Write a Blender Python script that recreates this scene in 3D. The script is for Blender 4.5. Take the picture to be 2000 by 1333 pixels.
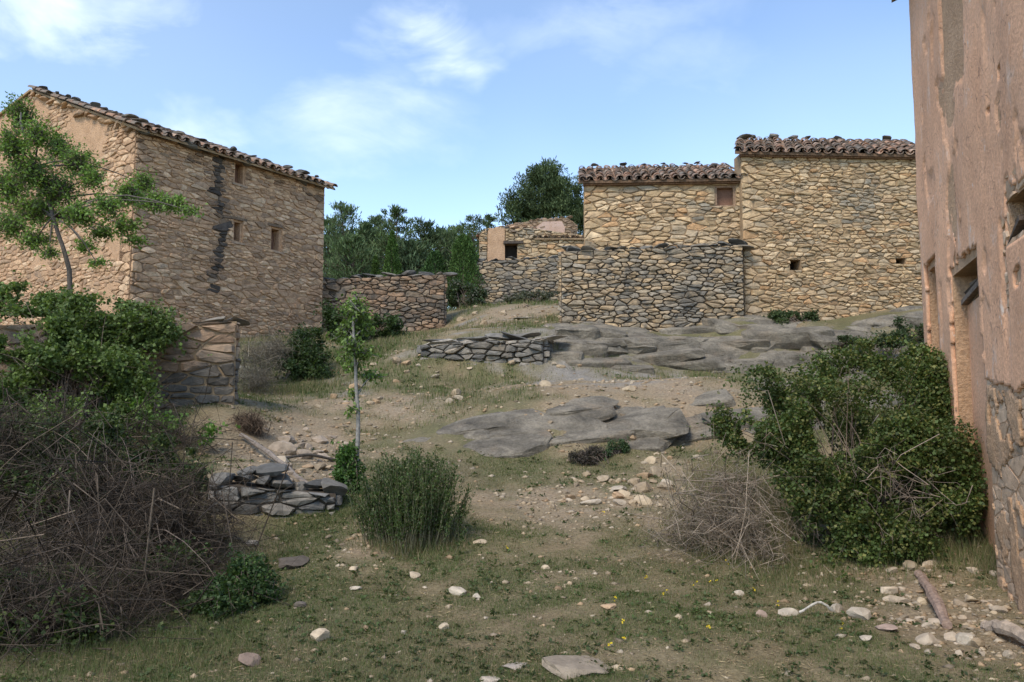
import bpy, math, random
import numpy as np
from mathutils import Matrix, Vector

SC = bpy.context.scene
for _o in list(bpy.data.objects):
    bpy.data.objects.remove(_o)
COL = SC.collection
RNG = np.random.default_rng(7)
random.seed(7)

# ------------------------------------------------------------------ camera
F_PX = 1600.0
PITCH = math.radians(5.0)
EYE = np.array([0.0, 0.0, 1.6])
cam_d = bpy.data.cameras.new('camera')
cam_d.sensor_width = 36.0
cam_d.lens = F_PX / 2000.0 * 36.0
cam_d.clip_start = 0.05
cam_d.clip_end = 3000.0
cam = bpy.data.objects.new('camera', cam_d)
COL.objects.link(cam)
cam.location = EYE
cam.rotation_euler = (math.radians(90) + PITCH, 0, 0)
SC.camera = cam

# ------------------------------------------------------------------ light
SUN_AZ = math.radians(211)      # compass-like: direction the light comes from, 0 = +Y, clockwise
SUN_EL = math.radians(50)
sun_vec = Vector((math.sin(SUN_AZ) * math.cos(SUN_EL), math.cos(SUN_AZ) * math.cos(SUN_EL), math.sin(SUN_EL)))
world = bpy.data.worlds.new('World')
SC.world = world
world.use_nodes = True
wn = world.node_tree.nodes
wl = world.node_tree.links
for n in list(wn):
    wn.remove(n)


def N(tree, kind, **kw):
    n = tree.nodes.new(kind)
    for k, v in kw.items():
        if k.startswith('i_'):
            n.inputs[k[2:].replace('_', ' ')].default_value = v
        else:
            setattr(n, k, v)
    return n


def ramp(tree, stops, fac=None, interp='LINEAR'):
    r = tree.nodes.new('ShaderNodeValToRGB')
    r.color_ramp.interpolation = interp
    el = r.color_ramp.elements
    while len(el) < len(stops):
        el.new(0.5)
    for e, (p, c) in zip(el, stops):
        e.position = p
        e.color = (c[0], c[1], c[2], 1) if len(c) == 3 else c
    if fac is not None:
        tree.links.new(fac, r.inputs[0])
    return r.outputs[0]


def math_node(tree, op, a, b=None, clamp=False):
    m = tree.nodes.new('ShaderNodeMath')
    m.operation = op
    m.use_clamp = clamp
    for i, x in enumerate((a, b)):
        if x is None:
            continue
        if isinstance(x, (int, float)):
            m.inputs[i].default_value = x
        else:
            tree.links.new(x, m.inputs[i])
    return m.outputs[0]


def mixrgb(tree, fac, a, b, mode='MIX'):
    m = tree.nodes.new('ShaderNodeMix')
    m.data_type = 'RGBA'
    m.blend_type = mode
    for sock, x in ((m.inputs[0], fac), (m.inputs[6], a), (m.inputs[7], b)):
        if isinstance(x, (int, float)):
            sock.default_value = x
        elif isinstance(x, (tuple, list)):
            sock.default_value = (x[0], x[1], x[2], 1)
        else:
            tree.links.new(x, sock)
    return m.outputs[2]


wt = world.node_tree
sky = N(wt, 'ShaderNodeTexSky', sky_type='NISHITA', sun_disc=False, sun_elevation=SUN_EL, sun_rotation=SUN_AZ,
        air_density=1.0, dust_density=0.1, ozone_density=1.2, altitude=600)
tc = N(wt, 'ShaderNodeTexCoord')
sep = N(wt, 'ShaderNodeSeparateXYZ')
wl.new(tc.outputs['Generated'], sep.inputs[0])
den = math_node(wt, 'ADD', math_node(wt, 'MAXIMUM', sep.outputs[2], 0.0), 0.22)
cx = math_node(wt, 'DIVIDE', sep.outputs[0], den)
cy = math_node(wt, 'DIVIDE', sep.outputs[1], den)
comb = N(wt, 'ShaderNodeCombineXYZ')
wl.new(cx, comb.inputs[0]); wl.new(cy, comb.inputs[1])


def sky_noise(scale, off, detail=6.0, rough=0.55, dist=0.35):
    mp = N(wt, 'ShaderNodeMapping')
    mp.inputs['Location'].default_value = off
    wl.new(comb.outputs[0], mp.inputs[0])
    n = N(wt, 'ShaderNodeTexNoise', i_Scale=scale, i_Detail=detail, i_Roughness=rough, i_Distortion=dist)
    wl.new(mp.outputs[0], n.inputs['Vector'])
    return n.outputs['Fac']


# thin broken clouds over the whole dome, plus the few separate clouds seen above the village
CLOUDS = []          # (u, v, half width px, half height px, strength)


def sky_dir(u, v):
    d = np.array([(u - 1000) / F_PX, math.cos(PITCH) - (666.5 - v) / F_PX * math.sin(PITCH),
                  math.sin(PITCH) + (666.5 - v) / F_PX * math.cos(PITCH)])
    return d / np.linalg.norm(d)


wide = ramp(wt, [(0.66, (0, 0, 0)), (0.95, (0.3, 0.3, 0.3))], sky_noise(1.3, (3.1, 7.7, 0)))
veil = ramp(wt, [(0.35, (0, 0, 0)), (0.85, (0.25, 0.25, 0.25))], sky_noise(0.55, (1.0, 2.0, 0), 3.0))
cloud = math_node(wt, 'MAXIMUM', wide, veil)
ragged = ramp(wt, [(0.34, (0, 0, 0)), (0.5, (0.55,) * 3), (0.68, (1, 1, 1))], sky_noise(3.6, (0.3, 4.0, 0), 7.0, 0.6, 0.5))
warpx = math_node(wt, 'MULTIPLY', math_node(wt, 'SUBTRACT', sky_noise(5.0, (8.3, 1.0, 0), 4.0), 0.5), 0.22)
warpz = math_node(wt, 'MULTIPLY', math_node(wt, 'SUBTRACT', sky_noise(5.0, (2.3, 6.0, 0), 4.0), 0.5), 0.14)
AZ = math_node(wt, 'ADD', math_node(wt, 'ARCTAN2', sep.outputs[0], sep.outputs[1]), warpx)
EL = math_node(wt, 'ADD', math_node(wt, 'ARCSINE', sep.outputs[2]), warpz)
for (u, v, hw, hh, st) in [(845, 72, 85, 50, 0.9), (700, 245, 170, 75, 0.42), (700, 95, 70, 30, 0.3),
                           (110, 30, 200, 60, 0.75), (1130, 50, 180, 50, 0.28), (1330, 120, 160, 60, 0.16),
                           (390, 255, 100, 40, 0.4), (1250, 0, 160, 40, 0.3)]:
    d = sky_dir(u, v)
    az, el = math.atan2(d[0], d[1]), math.asin(d[2])
    rx = math_node(wt, 'DIVIDE', math_node(wt, 'SUBTRACT', AZ, az), hw / F_PX)
    rz = math_node(wt, 'DIVIDE', math_node(wt, 'SUBTRACT', EL, el), hh / F_PX)
    r2 = math_node(wt, 'ADD', math_node(wt, 'MULTIPLY', rx, rx), math_node(wt, 'MULTIPLY', rz, rz))
    g = math_node(wt, 'POWER', 2.718, math_node(wt, 'MULTIPLY', r2, -0.8))
    g = math_node(wt, 'MULTIPLY', g, ragged)
    g = math_node(wt, 'MULTIPLY', g, st, clamp=True)
    cloud = math_node(wt, 'MAXIMUM', cloud, g)
skycol = mixrgb(wt, cloud, sky.outputs[0], (5.0, 5.5, 6.1))
bg = N(wt, 'ShaderNodeBackground', i_Strength=0.12)
wl.new(skycol, bg.inputs[0])
wo = N(wt, 'ShaderNodeOutputWorld')
wl.new(bg.outputs[0], wo.inputs[0])

sd = bpy.data.lights.new('sun', 'SUN')
sd.energy = 1.5
sd.angle = math.radians(20)
sd.color = (1.0, 0.90, 0.76)
so = bpy.data.objects.new('sun', sd)
COL.objects.link(so)
so.rotation_euler = sun_vec.to_track_quat('Z', 'Y').to_euler()

SC.view_settings.view_transform = 'Standard'
SC.view_settings.look = 'None'
SC.view_settings.gamma = 1.0
SC.view_settings.use_curve_mapping = False
SC.view_settings.exposure = 1.22
SC.cycles.max_bounces = 5
SC.cycles.diffuse_bounces = 3
SC.cycles.transparent_max_bounces = 4
SC.cycles.use_denoising = True

# ------------------------------------------------------------------ photograph geometry -> world points


def ray(u, v):
    return np.array([(u - 1000) / F_PX, math.cos(PITCH) - (666.5 - v) / F_PX * math.sin(PITCH),
                     math.sin(PITCH) + (666.5 - v) / F_PX * math.cos(PITCH)])


def at(u, v, Y):
    d = ray(u, v)
    return EYE + d * (Y / d[1])


def on_plane(u, v, P0, Nn):
    d = ray(u, v)
    t = np.dot(np.asarray(P0) - EYE, Nn) / np.dot(d, Nn)
    return EYE + d * t


# ------------------------------------------------------------------ noise


def _h(ix, iy, iz):
    with np.errstate(over='ignore'):
        n = (ix.astype(np.uint32) * np.uint32(374761393) + iy.astype(np.uint32) * np.uint32(668265263) + iz.astype(np.uint32) * np.uint32(2246822519))
        n = (n ^ (n >> np.uint32(13))) * np.uint32(1274126177)
        n = n ^ (n >> np.uint32(16))
    return n.astype(np.float64) / 4294967295.0


def vnoise(x, y, z=0.0):
    x, y, z = np.broadcast_arrays(np.asarray(x, float), np.asarray(y, float), np.asarray(z, float))
    ix, iy, iz = np.floor(x).astype(np.int64), np.floor(y).astype(np.int64), np.floor(z).astype(np.int64)
    fx, fy, fz = x - ix, y - iy, z - iz
    fx, fy, fz = [f * f * (3 - 2 * f) for f in (fx, fy, fz)]
    r = 0
    for a in (0, 1):
        for b in (0, 1):
            for c in (0, 1):
                w = (fx if a else 1 - fx) * (fy if b else 1 - fy) * (fz if c else 1 - fz)
                r = r + w * _h(ix + a, iy + b, iz + c)
    return r * 2 - 1


def fbm(x, y, z=0.0, octv=4, gain=0.5):
    r, a, t = 0, 1.0, 0
    x, y, z = np.asarray(x, float), np.asarray(y, float), np.asarray(z, float)
    for i in range(octv):
        r = r + a * vnoise(x + 17.3 * i, y - 9.1 * i, z + 5.7 * i)
        t += a
        a *= gain
        x, y, z = x * 2.03, y * 2.03, z * 2.03
    return r / t


def sstep(a, b, x):
    t = np.clip((np.asarray(x, float) - a) / (b - a), 0, 1)
    return t * t * (3 - 2 * t)


# ------------------------------------------------------------------ mesh + object helpers
WL = {}


def mesh_of(name, V, Fc, mat, smooth=False, tint=None):
    """V (n,3); Fc an (m,k) array or a list of index lists; tint (n,3) per vertex."""
    me = bpy.data.meshes.new(name)
    V = np.asarray(V, np.float32)
    if isinstance(Fc, np.ndarray):
        m, k = Fc.shape
        me.vertices.add(len(V))
        me.vertices.foreach_set('co', V.ravel())
        me.loops.add(m * k)
        me.loops.foreach_set('vertex_index', Fc.astype(np.int32).ravel())
        me.polygons.add(m)
        me.polygons.foreach_set('loop_start', np.arange(0, m * k, k, dtype=np.int32))
        me.polygons.foreach_set('loop_total', np.full(m, k, dtype=np.int32))
        me.update(calc_edges=True)
    else:
        me.from_pydata(V.tolist(), [], [list(map(int, f)) for f in Fc])
        me.update()
    if smooth:
        me.polygons.foreach_set('use_smooth', np.ones(len(me.polygons), dtype=bool))
    if tint is not None:
        a = me.attributes.new('tint', 'FLOAT_COLOR', 'POINT')
        t = np.ones((len(V), 4), np.float32)
        t[:, :3] = tint
        a.data.foreach_set('color', t.ravel())
    if mat is not None:
        me.materials.append(mat)
    return me


def obj(name, V, Fc, mat, parent=None, smooth=False, tint=None, origin=None):
    V = np.asarray(V, float)
    if tint is not None and np.ndim(tint) == 1:
        tint = np.tile(np.asarray(tint, float), (len(V), 1))
    if origin is None:
        origin = np.array([(V[:, 0].min() + V[:, 0].max()) / 2, (V[:, 1].min() + V[:, 1].max()) / 2, V[:, 2].min()])
    me = mesh_of(name, V - origin, Fc, mat, smooth, tint)
    o = bpy.data.objects.new(name, me)
    COL.objects.link(o)
    WL[o.name] = np.asarray(origin, float)
    if parent is not None:
        o.parent = parent
        o.location = origin - WL[parent.name]
    else:
        o.location = origin
    return o


def inst(name, me, M, parent=None, color=None):
    """object that shares mesh data; M world matrix (no parent rotation is ever used)."""
    o = bpy.data.objects.new(name, me)
    COL.objects.link(o)
    M = Matrix(M) if not isinstance(M, Matrix) else M
    WL[o.name] = np.array(M.translation)
    if parent is not None:
        o.parent = parent
        M = Matrix.Translation(-Vector(WL[parent.name])) @ M
    o.matrix_local = M
    if color is not None:
        o.color = (color[0], color[1], color[2], 1)
    return o


def empty(name, loc):
    o = bpy.data.objects.new(name, None)
    COL.objects.link(o)
    o.location = loc
    o.empty_display_size = 0.2
    WL[o.name] = np.asarray(loc, float)
    return o


def tag(o, label=None, cat=None, group=None, kind=None):
    if label: o['label'] = label
    if cat: o['category'] = cat
    if group: o['group'] = group
    if kind: o['kind'] = kind
    return o


def join_geo(items):
    """items: list of (V, F list, tint) -> one (V, F, tint)."""
    Vs, Fs, Ts, k = [], [], [], 0
    for V, Fc, t in items:
        Vs.append(V)
        Fs.extend([[i + k for i in f] for f in Fc])
        Ts.append(np.tile(t, (len(V), 1)) if np.ndim(t) == 1 else t)
        k += len(V)
    return np.vstack(Vs), Fs, np.vstack(Ts)


# ------------------------------------------------------------------ materials


def mat_base(name):
    m = bpy.data.materials.new(name)
    m.use_nodes = True
    t = m.node_tree
    for n in list(t.nodes):
        t.nodes.remove(n)
    out = N(t, 'ShaderNodeOutputMaterial')
    b = N(t, 'ShaderNodeBsdfPrincipled')
    b.inputs['Roughness'].default_value = 0.92
    b.inputs['Specular IOR Level'].default_value = 0.25
    t.links.new(b.outputs[0], out.inputs[0])
    return m, t, b, out


def pos(t, scale=(1, 1, 1), rot=(0, 0, 0)):
    g = N(t, 'ShaderNodeNewGeometry')
    mp = N(t, 'ShaderNodeMapping')
    mp.inputs['Scale'].default_value = scale
    mp.inputs['Rotation'].default_value = rot
    t.links.new(g.outputs['Position'], mp.inputs[0])
    return mp.outputs[0]


def noise(t, vec, scale, detail=4.0, rough=0.55, dist=0.0):
    n = N(t, 'ShaderNodeTexNoise', i_Scale=scale, i_Detail=detail, i_Roughness=rough, i_Distortion=dist)
    t.links.new(vec, n.inputs['Vector'])
    return n.outputs['Fac']


def bump(t, b, h, strength=0.5, dist=0.02):
    bn = N(t, 'ShaderNodeBump', i_Strength=strength, i_Distance=dist)
    t.links.new(h, bn.inputs['Height'])
    t.links.new(bn.outputs[0], b.inputs['Normal'])


def attr(t, name='tint'):
    a = N(t, 'ShaderNodeAttribute', attribute_name=name)
    return a.outputs['Color']


def mat_tinted(name, lo=0.72, hi=1.25, scale=9.0, lichen=None, lichen_amt=(0.55, 0.7), bstr=0.5, bdist=0.02, source='tint', bscale=30):
    m, t, b, out = mat_base(name)
    p = pos(t)
    if source == 'tint':
        c = attr(t)
    else:
        c = N(t, 'ShaderNodeObjectInfo').outputs['Color']
    v = ramp(t, [(0.3, (lo,) * 3), (0.7, (hi,) * 3)], noise(t, p, scale, 5))
    c = mixrgb(t, 1.0, c, v, 'MULTIPLY')
    if lichen is not None:
        f = ramp(t, [(lichen_amt[0], (0, 0, 0)), (lichen_amt[1], (0.8, 0.8, 0.8))], noise(t, p, 3.3, 6, 0.65))
        c = mixrgb(t, f, c, lichen)
    t.links.new(c, b.inputs['Base Color'])
    bump(t, b, noise(t, p, bscale, 6, 0.65), bstr, bdist)
    return m


M_STONE = mat_tinted('masonry stone', lichen=(0.13, 0.12, 0.105), lichen_amt=(0.60, 0.78))
M_GREYSTONE = mat_tinted('weathered dry stone', lichen=(0.10, 0.098, 0.09), lichen_amt=(0.5, 0.68))
M_PEBBLE = mat_tinted('loose stone', 0.75, 1.2, 14, source='object')
M_WOOD = mat_tinted('old wood', 0.6, 1.3, 22, bstr=0.7)


def mat_plain(name, c1, c2, scale=2.0, stain=None, fine=25, bstr=0.4, bdist=0.015, stretch=(1, 1, 1)):
    m, t, b, out = mat_base(name)
    p = pos(t, stretch)
    c = mixrgb(t, ramp(t, [(0.35, (0, 0, 0)), (0.65, (1, 1, 1))], noise(t, p, scale, 6, 0.6)), c1, c2)
    v = ramp(t, [(0.3, (0.8,) * 3), (0.7, (1.15,) * 3)], noise(t, pos(t), fine, 4))
    c = mixrgb(t, 1.0, c, v, 'MULTIPLY')
    if stain is not None:
        f = ramp(t, [(0.56, (0, 0, 0)), (0.72, (0.75, 0.75, 0.75))], noise(t, p, scale * 2.3, 7, 0.7, 0.4))
        c = mixrgb(t, f, c, stain)
    t.links.new(c, b.inputs['Base Color'])
    bump(t, b, noise(t, pos(t), fine, 6, 0.6), bstr, bdist)
    return m


M_MORTAR_W = mat_plain('ochre earth mortar', (0.37, 0.26, 0.155), (0.26, 0.18, 0.105), 2.5)
M_MORTAR_P = mat_plain('pink lime mortar', (0.54, 0.35, 0.215), (0.44, 0.275, 0.16), 2.6, (0.30, 0.195, 0.12), 30, 0.9, 0.03)
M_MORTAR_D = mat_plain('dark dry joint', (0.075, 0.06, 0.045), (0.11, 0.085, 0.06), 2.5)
M_DARK = mat_plain('dark interior', (0.03, 0.025, 0.02), (0.045, 0.035, 0.028), 2.0)
M_WINPANEL = mat_plain('brown clay infill', (0.25, 0.135, 0.085), (0.19, 0.105, 0.07), 3.0)
M_PLASTER = mat_plain('pink clay plaster', (0.74, 0.43, 0.265), (0.60, 0.335, 0.20), 1.6, (0.70, 0.55, 0.44), 34, 0.7, 0.012, (1, 1, 0.5))
def add_cracks(m):
    """hairline cracks in old render"""
    t = m.node_tree
    b = next(n for n in t.nodes if n.type == 'BSDF_PRINCIPLED')
    src = b.inputs['Base Color'].links[0].from_socket
    p = pos(t, (1, 1, 0.7))
    w = N(t, 'ShaderNodeTexNoise', i_Scale=3.0, i_Detail=4.0)
    t.links.new(p, w.inputs['Vector'])
    va = N(t, 'ShaderNodeVectorMath', operation='ADD')
    t.links.new(p, va.inputs[0])
    t.links.new(w.outputs['Color'], va.inputs[1])
    vo = N(t, 'ShaderNodeTexVoronoi', feature='DISTANCE_TO_EDGE')
    vo.inputs['Scale'].default_value = 1.9
    t.links.new(va.outputs[0], vo.inputs['Vector'])
    line = ramp(t, [(0.0, (0.8,) * 3), (0.014, (0, 0, 0))], vo.outputs['Distance'])
    part = ramp(t, [(0.48, (0, 0, 0)), (0.6, (1, 1, 1))], noise(t, p, 0.9, 3))
    c = mixrgb(t, mixrgb(t, 1.0, line, part, 'MULTIPLY'), src, (0.16, 0.10, 0.07))
    spots = ramp(t, [(0.63, (0, 0, 0)), (0.68, (0.8,) * 3)], noise(t, p, 7.0, 6, 0.7))
    c = mixrgb(t, spots, c, (0.66, 0.57, 0.48))
    t.links.new(c, b.inputs['Base Color'])


add_cracks(M_PLASTER)
M_PLASTER_PALE = mat_plain('pale pink plaster', (0.50, 0.36, 0.29), (0.42, 0.28, 0.2), 1.5, (0.55, 0.47, 0.41))


def mat_tile():
    m, t, b, out = mat_base('terracotta roof tile')
    p = pos(t)
    oi = N(t, 'ShaderNodeObjectInfo')
    a = attr(t)
    c = ramp(t, [(0.0, (0.13, 0.10, 0.08)), (0.3, (0.23, 0.145, 0.10)), (0.6, (0.36, 0.20, 0.125)), (0.85, (0.48, 0.26, 0.155)), (1.0, (0.52, 0.38, 0.28))], oi.outputs['Random'])
    f = ramp(t, [(0.40, (0, 0, 0)), (0.58, (0.85, 0.85, 0.85))], noise(t, p, 5.0, 6, 0.65))
    c = mixrgb(t, f, c, (0.17, 0.153, 0.125))
    v = ramp(t, [(0.3, (0.75,) * 3), (0.7, (1.2,) * 3)], noise(t, p, 20, 4))
    c = mixrgb(t, 1.0, c, v, 'MULTIPLY')
    t.links.new(c, b.inputs['Base Color'])
    bump(t, b, noise(t, p, 40, 5, 0.6), 0.4, 0.01)
    return m


M_TILE = mat_tile()


def mat_leaf(name, trans=0.3, rough=0.55, spec=0.3):
    m, t, b, out = mat_base(name)
    b.inputs['Roughness'].default_value = rough
    b.inputs['Specular IOR Level'].default_value = spec
    c = attr(t)
    t.links.new(c, b.inputs['Base Color'])
    tr = N(t, 'ShaderNodeBsdfTranslucent')
    tcol = mixrgb(t, 1.0, c, (1.15, 1.25, 0.55), 'MULTIPLY')
    t.links.new(tcol, tr.inputs[0])
    mx = N(t, 'ShaderNodeMixShader')
    mx.inputs[0].default_value = trans
    t.links.new(b.outputs[0], mx.inputs[1])
    t.links.new(tr.outputs[0], mx.inputs[2])
    t.links.new(mx.outputs[0], out.inputs[0])
    return m


M_LEAF = mat_leaf('green leaves')
M_NEEDLE = mat_leaf('pine needles', 0.12, 0.7, 0.15)
M_GRASS = mat_leaf('grass blades', 0.25, 0.7, 0.15)
M_TWIG = mat_tinted('twig bark', 0.7, 1.3, 30, bstr=0.3)
# ------------------------------------------------------------------ terrain
_gp = []


def gpt(u, v, Y):
    _gp.append(at(u, v, Y))


for a in [(1000, 1333, 4.9), (1000, 1200, 6.2), (1000, 1100, 7.5), (1000, 1000, 9.4), (1050, 930, 11.0), (1050, 872, 12.2), (1080, 790, 13.1),
          (1000, 752, 15.2), (830, 715, 16.9), (940, 738, 16.5), (1050, 738, 16.2), (860, 664, 17.9), (950, 664, 17.6), (1045, 657, 17.5), (1150, 735, 16.2), (930, 640, 19.0), (1040, 640, 19.0), (960, 608, 26.0), (1040, 598, 30.0), (900, 612, 27.0),
          (1300, 1333, 4.9), (1300, 1200, 6.1), (1350, 1080, 7.8), (1300, 1000, 9.3), (1280, 920, 11.1), (1330, 850, 12.6), (1350, 770, 13.8), (1400, 740, 15.0),
          (1180, 700, 17.2), (1180, 662, 17.7), (1300, 698, 17.6), (1300, 662, 18.0), (1450, 694, 17.7), (1450, 652, 18.1), (1600, 692, 17.7), (1600, 643, 18.15), (1780, 690, 17.5), (1780, 637, 18.1), (1600, 632, 19.1), (1300, 650, 18.9),
          (1500, 1150, 7.0), (1600, 1050, 8.3), (1650, 900, 11.0), (1700, 780, 14.0), (1940, 1130, 7.0), (1940, 1250, 5.7), (1700, 1250, 5.6), (1820, 860, 10.5),
          (800, 1333, 4.9), (800, 1200, 6.2), (750, 1080, 7.8), (800, 960, 10.2), (830, 885, 11.9), (800, 850, 12.7), (740, 780, 14.4), (700, 700, 18.2),
          (630, 650, 25.0), (868, 640, 26.0), (640, 685, 20.0), (560, 770, 15.2), (560, 850, 12.2), (600, 800, 13.6),
          (480, 1333, 4.9), (520, 1200, 6.2), (650, 1035, 8.5), (520, 1055, 8.25), (600, 950, 9.3), (480, 935, 9.2), (550, 900, 10.6), (470, 800, 12.2),
          (300, 1333, 4.9), (200, 1150, 6.6), (0, 1250, 5.4), (100, 1000, 8.0), (250, 900, 9.8), (300, 800, 12.0), (100, 780, 12.0)]:
    gpt(*a)
for p in [(-10.0, 19.0, 3.2), (-14, 20, 3.4), (-14, 8, 0.6), (-20, 12, 1.5), (10, 7, 0.4), (12, 12, 1.8), (12, 19, 4.0), (3, 23.5, 4.6), (8, 25, 4.7),
          (0, 38, 6.6), (-8, 36, 5.6), (-16, 32, 5.0), (14, 36, 6.6), (0, 60, 7.6), (-30, 60, 6.4), (30, 60, 8.0), (-25, 0, -0.6), (25, 0, 0.2), (0, -8, -0.7), (0, -25, -2.2),
          (-30, -25, -2.8), (30, -25, -2.0), (-35, 30, 4.0), (35, 30, 6.0), (0, 1, -0.12), (-5, 1.5, -0.1), (5, 1.5, -0.05), (0, 90, 8.5), (-60, 90, 7.0), (60, 90, 9.0)]:
    _gp.append(np.array(p, float))
_gp = np.array(_gp)


def _tps(d):
    return np.where(d > 1e-9, d * d * np.log(np.maximum(d, 1e-9)), 0)


_n = len(_gp)
_d = np.linalg.norm(_gp[:, None, :2] - _gp[None, :, :2], axis=2)
_A = np.zeros((_n + 3, _n + 3))
_A[:_n, :_n] = _tps(_d) + np.eye(_n) * 0.004
_A[:_n, _n] = 1
_A[:_n, _n + 1:] = _gp[:, :2]
_A[_n:, :_n] = _A[:_n, _n:].T
_w = np.linalg.solve(_A, np.concatenate([_gp[:, 2], np.zeros(3)]))


def H0(x, y):
    x, y = np.asarray(x, float), np.asarray(y, float)
    sh = np.broadcast(x, y).shape
    xx, yy = np.broadcast_to(x, sh).ravel(), np.broadcast_to(y, sh).ravel()
    out = np.empty(len(xx))
    for i in range(0, len(xx), 20000):
        cx_, cy_ = np.clip(xx[i:i + 20000], -60, 60), np.clip(yy[i:i + 20000], -25, 90)
        d = np.sqrt((cx_[:, None] - _gp[None, :, 0]) ** 2 + (cy_[:, None] - _gp[None, :, 1]) ** 2)
        out[i:i + 20000] = _tps(d) @ _w[:_n] + _w[_n] + _w[_n + 1] * cx_ + _w[_n + 2] * cy_
    return out.reshape(sh)


def H(x, y):
    x, y = np.asarray(x, float), np.asarray(y, float)
    h = H0(x, y)
    near = np.exp(-np.maximum(np.hypot(x, y) - 20, 0) / 30)
    h = h + 0.05 * fbm(x * 0.7, y * 0.7, 3.0, 3) * near + 0.022 * fbm(x * 3.1, y * 3.1, 1.0, 3) * near + 0.006 * vnoise(x * 14, y * 14, 2.0) * near
    return h


def G(u, v, y0=3.5, y1=60.0):
    """where the line of sight through a photograph point meets the terrain."""
    d = ray(u, v)
    ys = np.exp(np.linspace(math.log(y0), math.log(y1), 900))
    P = EYE[None] + d[None] * (ys / d[1])[:, None]
    below = P[:, 2] < H0(P[:, 0], P[:, 1])
    i = int(np.argmax(below)) if below.any() else len(ys) - 1
    p = P[i].copy()
    p[2] = float(H(p[0], p[1]))
    return p


def axis(stops):
    out = [stops[0][0]]
    for (a, st), (b, _) in zip(stops[:-1], stops[1:]):
        n = max(1, int(round((b - a) / st)))
        out.extend((a + (b - a) * np.arange(1, n + 1) / n).tolist())
    return np.array(out)


gx = axis([(-600, 60), (-60, 8), (-20, 0.8), (-7, 0.14), (-4.5, 0.045), (4.5, 0.14), (8, 0.8), (20, 8), (60, 60), (600, 0)])
gy = axis([(-300, 50), (-25, 3), (0, 0.4), (3.5, 0.05), (4.6, 0.046), (10, 0.075), (20, 0.22), (34, 1.0), (60, 5), (100, 50), (900, 0)])
GX, GY = np.meshgrid(gx, gy)
GZ = H(GX, GY)
nx, ny = len(gx), len(gy)
idx = np.arange(nx * ny).reshape(ny, nx)
quads = np.stack([idx[:-1, :-1], idx[:-1, 1:], idx[1:, 1:], idx[1:, :-1]], -1).reshape(-1, 4)


def blob(x, y, u, v, ru, rv):
    p = G(u, v)
    dist = p[1]
    ra = ru / F_PX * dist
    rb = rv / F_PX * dist / max(0.10, (dist * 0 + 0.16))
    q = ((x - p[0]) / ra) ** 2 + ((y - p[1]) / rb) ** 2
    return np.exp(-q)


def gravelly(x, y):
    """bare stony ground, 0..1"""
    m = 0
    for b in [(1150, 975, 260, 30), (560, 900, 150, 60), (760, 800, 200, 22), (980, 620, 130, 25), (1350, 960, 160, 45),
              (1250, 760, 250, 40), (1850, 1180, 170, 70), (720, 1060, 60, 20), (620, 860, 160, 40)]:
        m = np.maximum(m, blob(x, y, *b))
    m = m + 0.45 * fbm(x * 1.3, y * 1.3, 9, 4) - 0.05
    return np.clip(m, 0, 1)


def grassy(x, y):
    g = 0.74 + 0.85 * fbm(x * 0.8, y * 0.8, 4, 3) + 0.85 * fbm(x * 3.2, y * 3.2, 8, 3)
    g = g + 0.45 * blob(x, y, 640, 1100, 170, 120) + 0.5 * blob(x, y, 1000, 890, 150, 22) + 0.4 * blob(x, y, 720, 690, 90, 40) + 0.3 * blob(x, y, 900, 740, 200, 12)
    g = g + 0.15 * blob(x, y, 1100, 1120, 350, 120) + 0.25 * blob(x, y, 480, 1250, 150, 80)
    g = g - 0.95 * gravelly(x, y)
    return np.clip(g, 0, 1)


SOIL = np.array([0.23, 0.165, 0.095]); DIRT = np.array([0.31, 0.22, 0.135]); STRAW = np.array([0.24, 0.195, 0.105]); TURF = np.array([0.115, 0.115, 0.05]); ROCKC = np.array([0.25, 0.235, 0.21])
gm = gravelly(GX, GY)[..., None]
gg = grassy(GX, GY)[..., None]
n1 = (0.5 + 0.5 * fbm(GX * 2.2, GY * 2.2, 21, 4))[..., None]
n2 = (0.5 + 0.5 * fbm(GX * 9, GY * 9, 31, 3))[..., None]
gc = STRAW * (1 - n1) + SOIL * n1
gc = gc * (1 - gm) + (DIRT * n2 + np.array([0.32, 0.26, 0.18]) * (1 - n2)) * gm
gc = gc * (1 - 0.8 * gg) + TURF * (0.75 + 0.5 * n2) * 0.8 * gg
rk = np.clip(sstep(0.1, 0.45, fbm(GX * 0.6 + 3, GY * 1.6, 41, 4) + 0.5 * blob(GX, GY, 1280, 730, 260, 30) + 0.4 * blob(GX, GY, 1000, 640, 150, 25)), 0, 1)[..., None]
rk = rk * sstep(13.5, 15, GY)[..., None] * (1 - gg) * (GY < 40)[..., None]
gc = gc * (1 - 0.8 * rk) + ROCKC * (0.7 + 0.6 * n2) * 0.8 * rk


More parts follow.
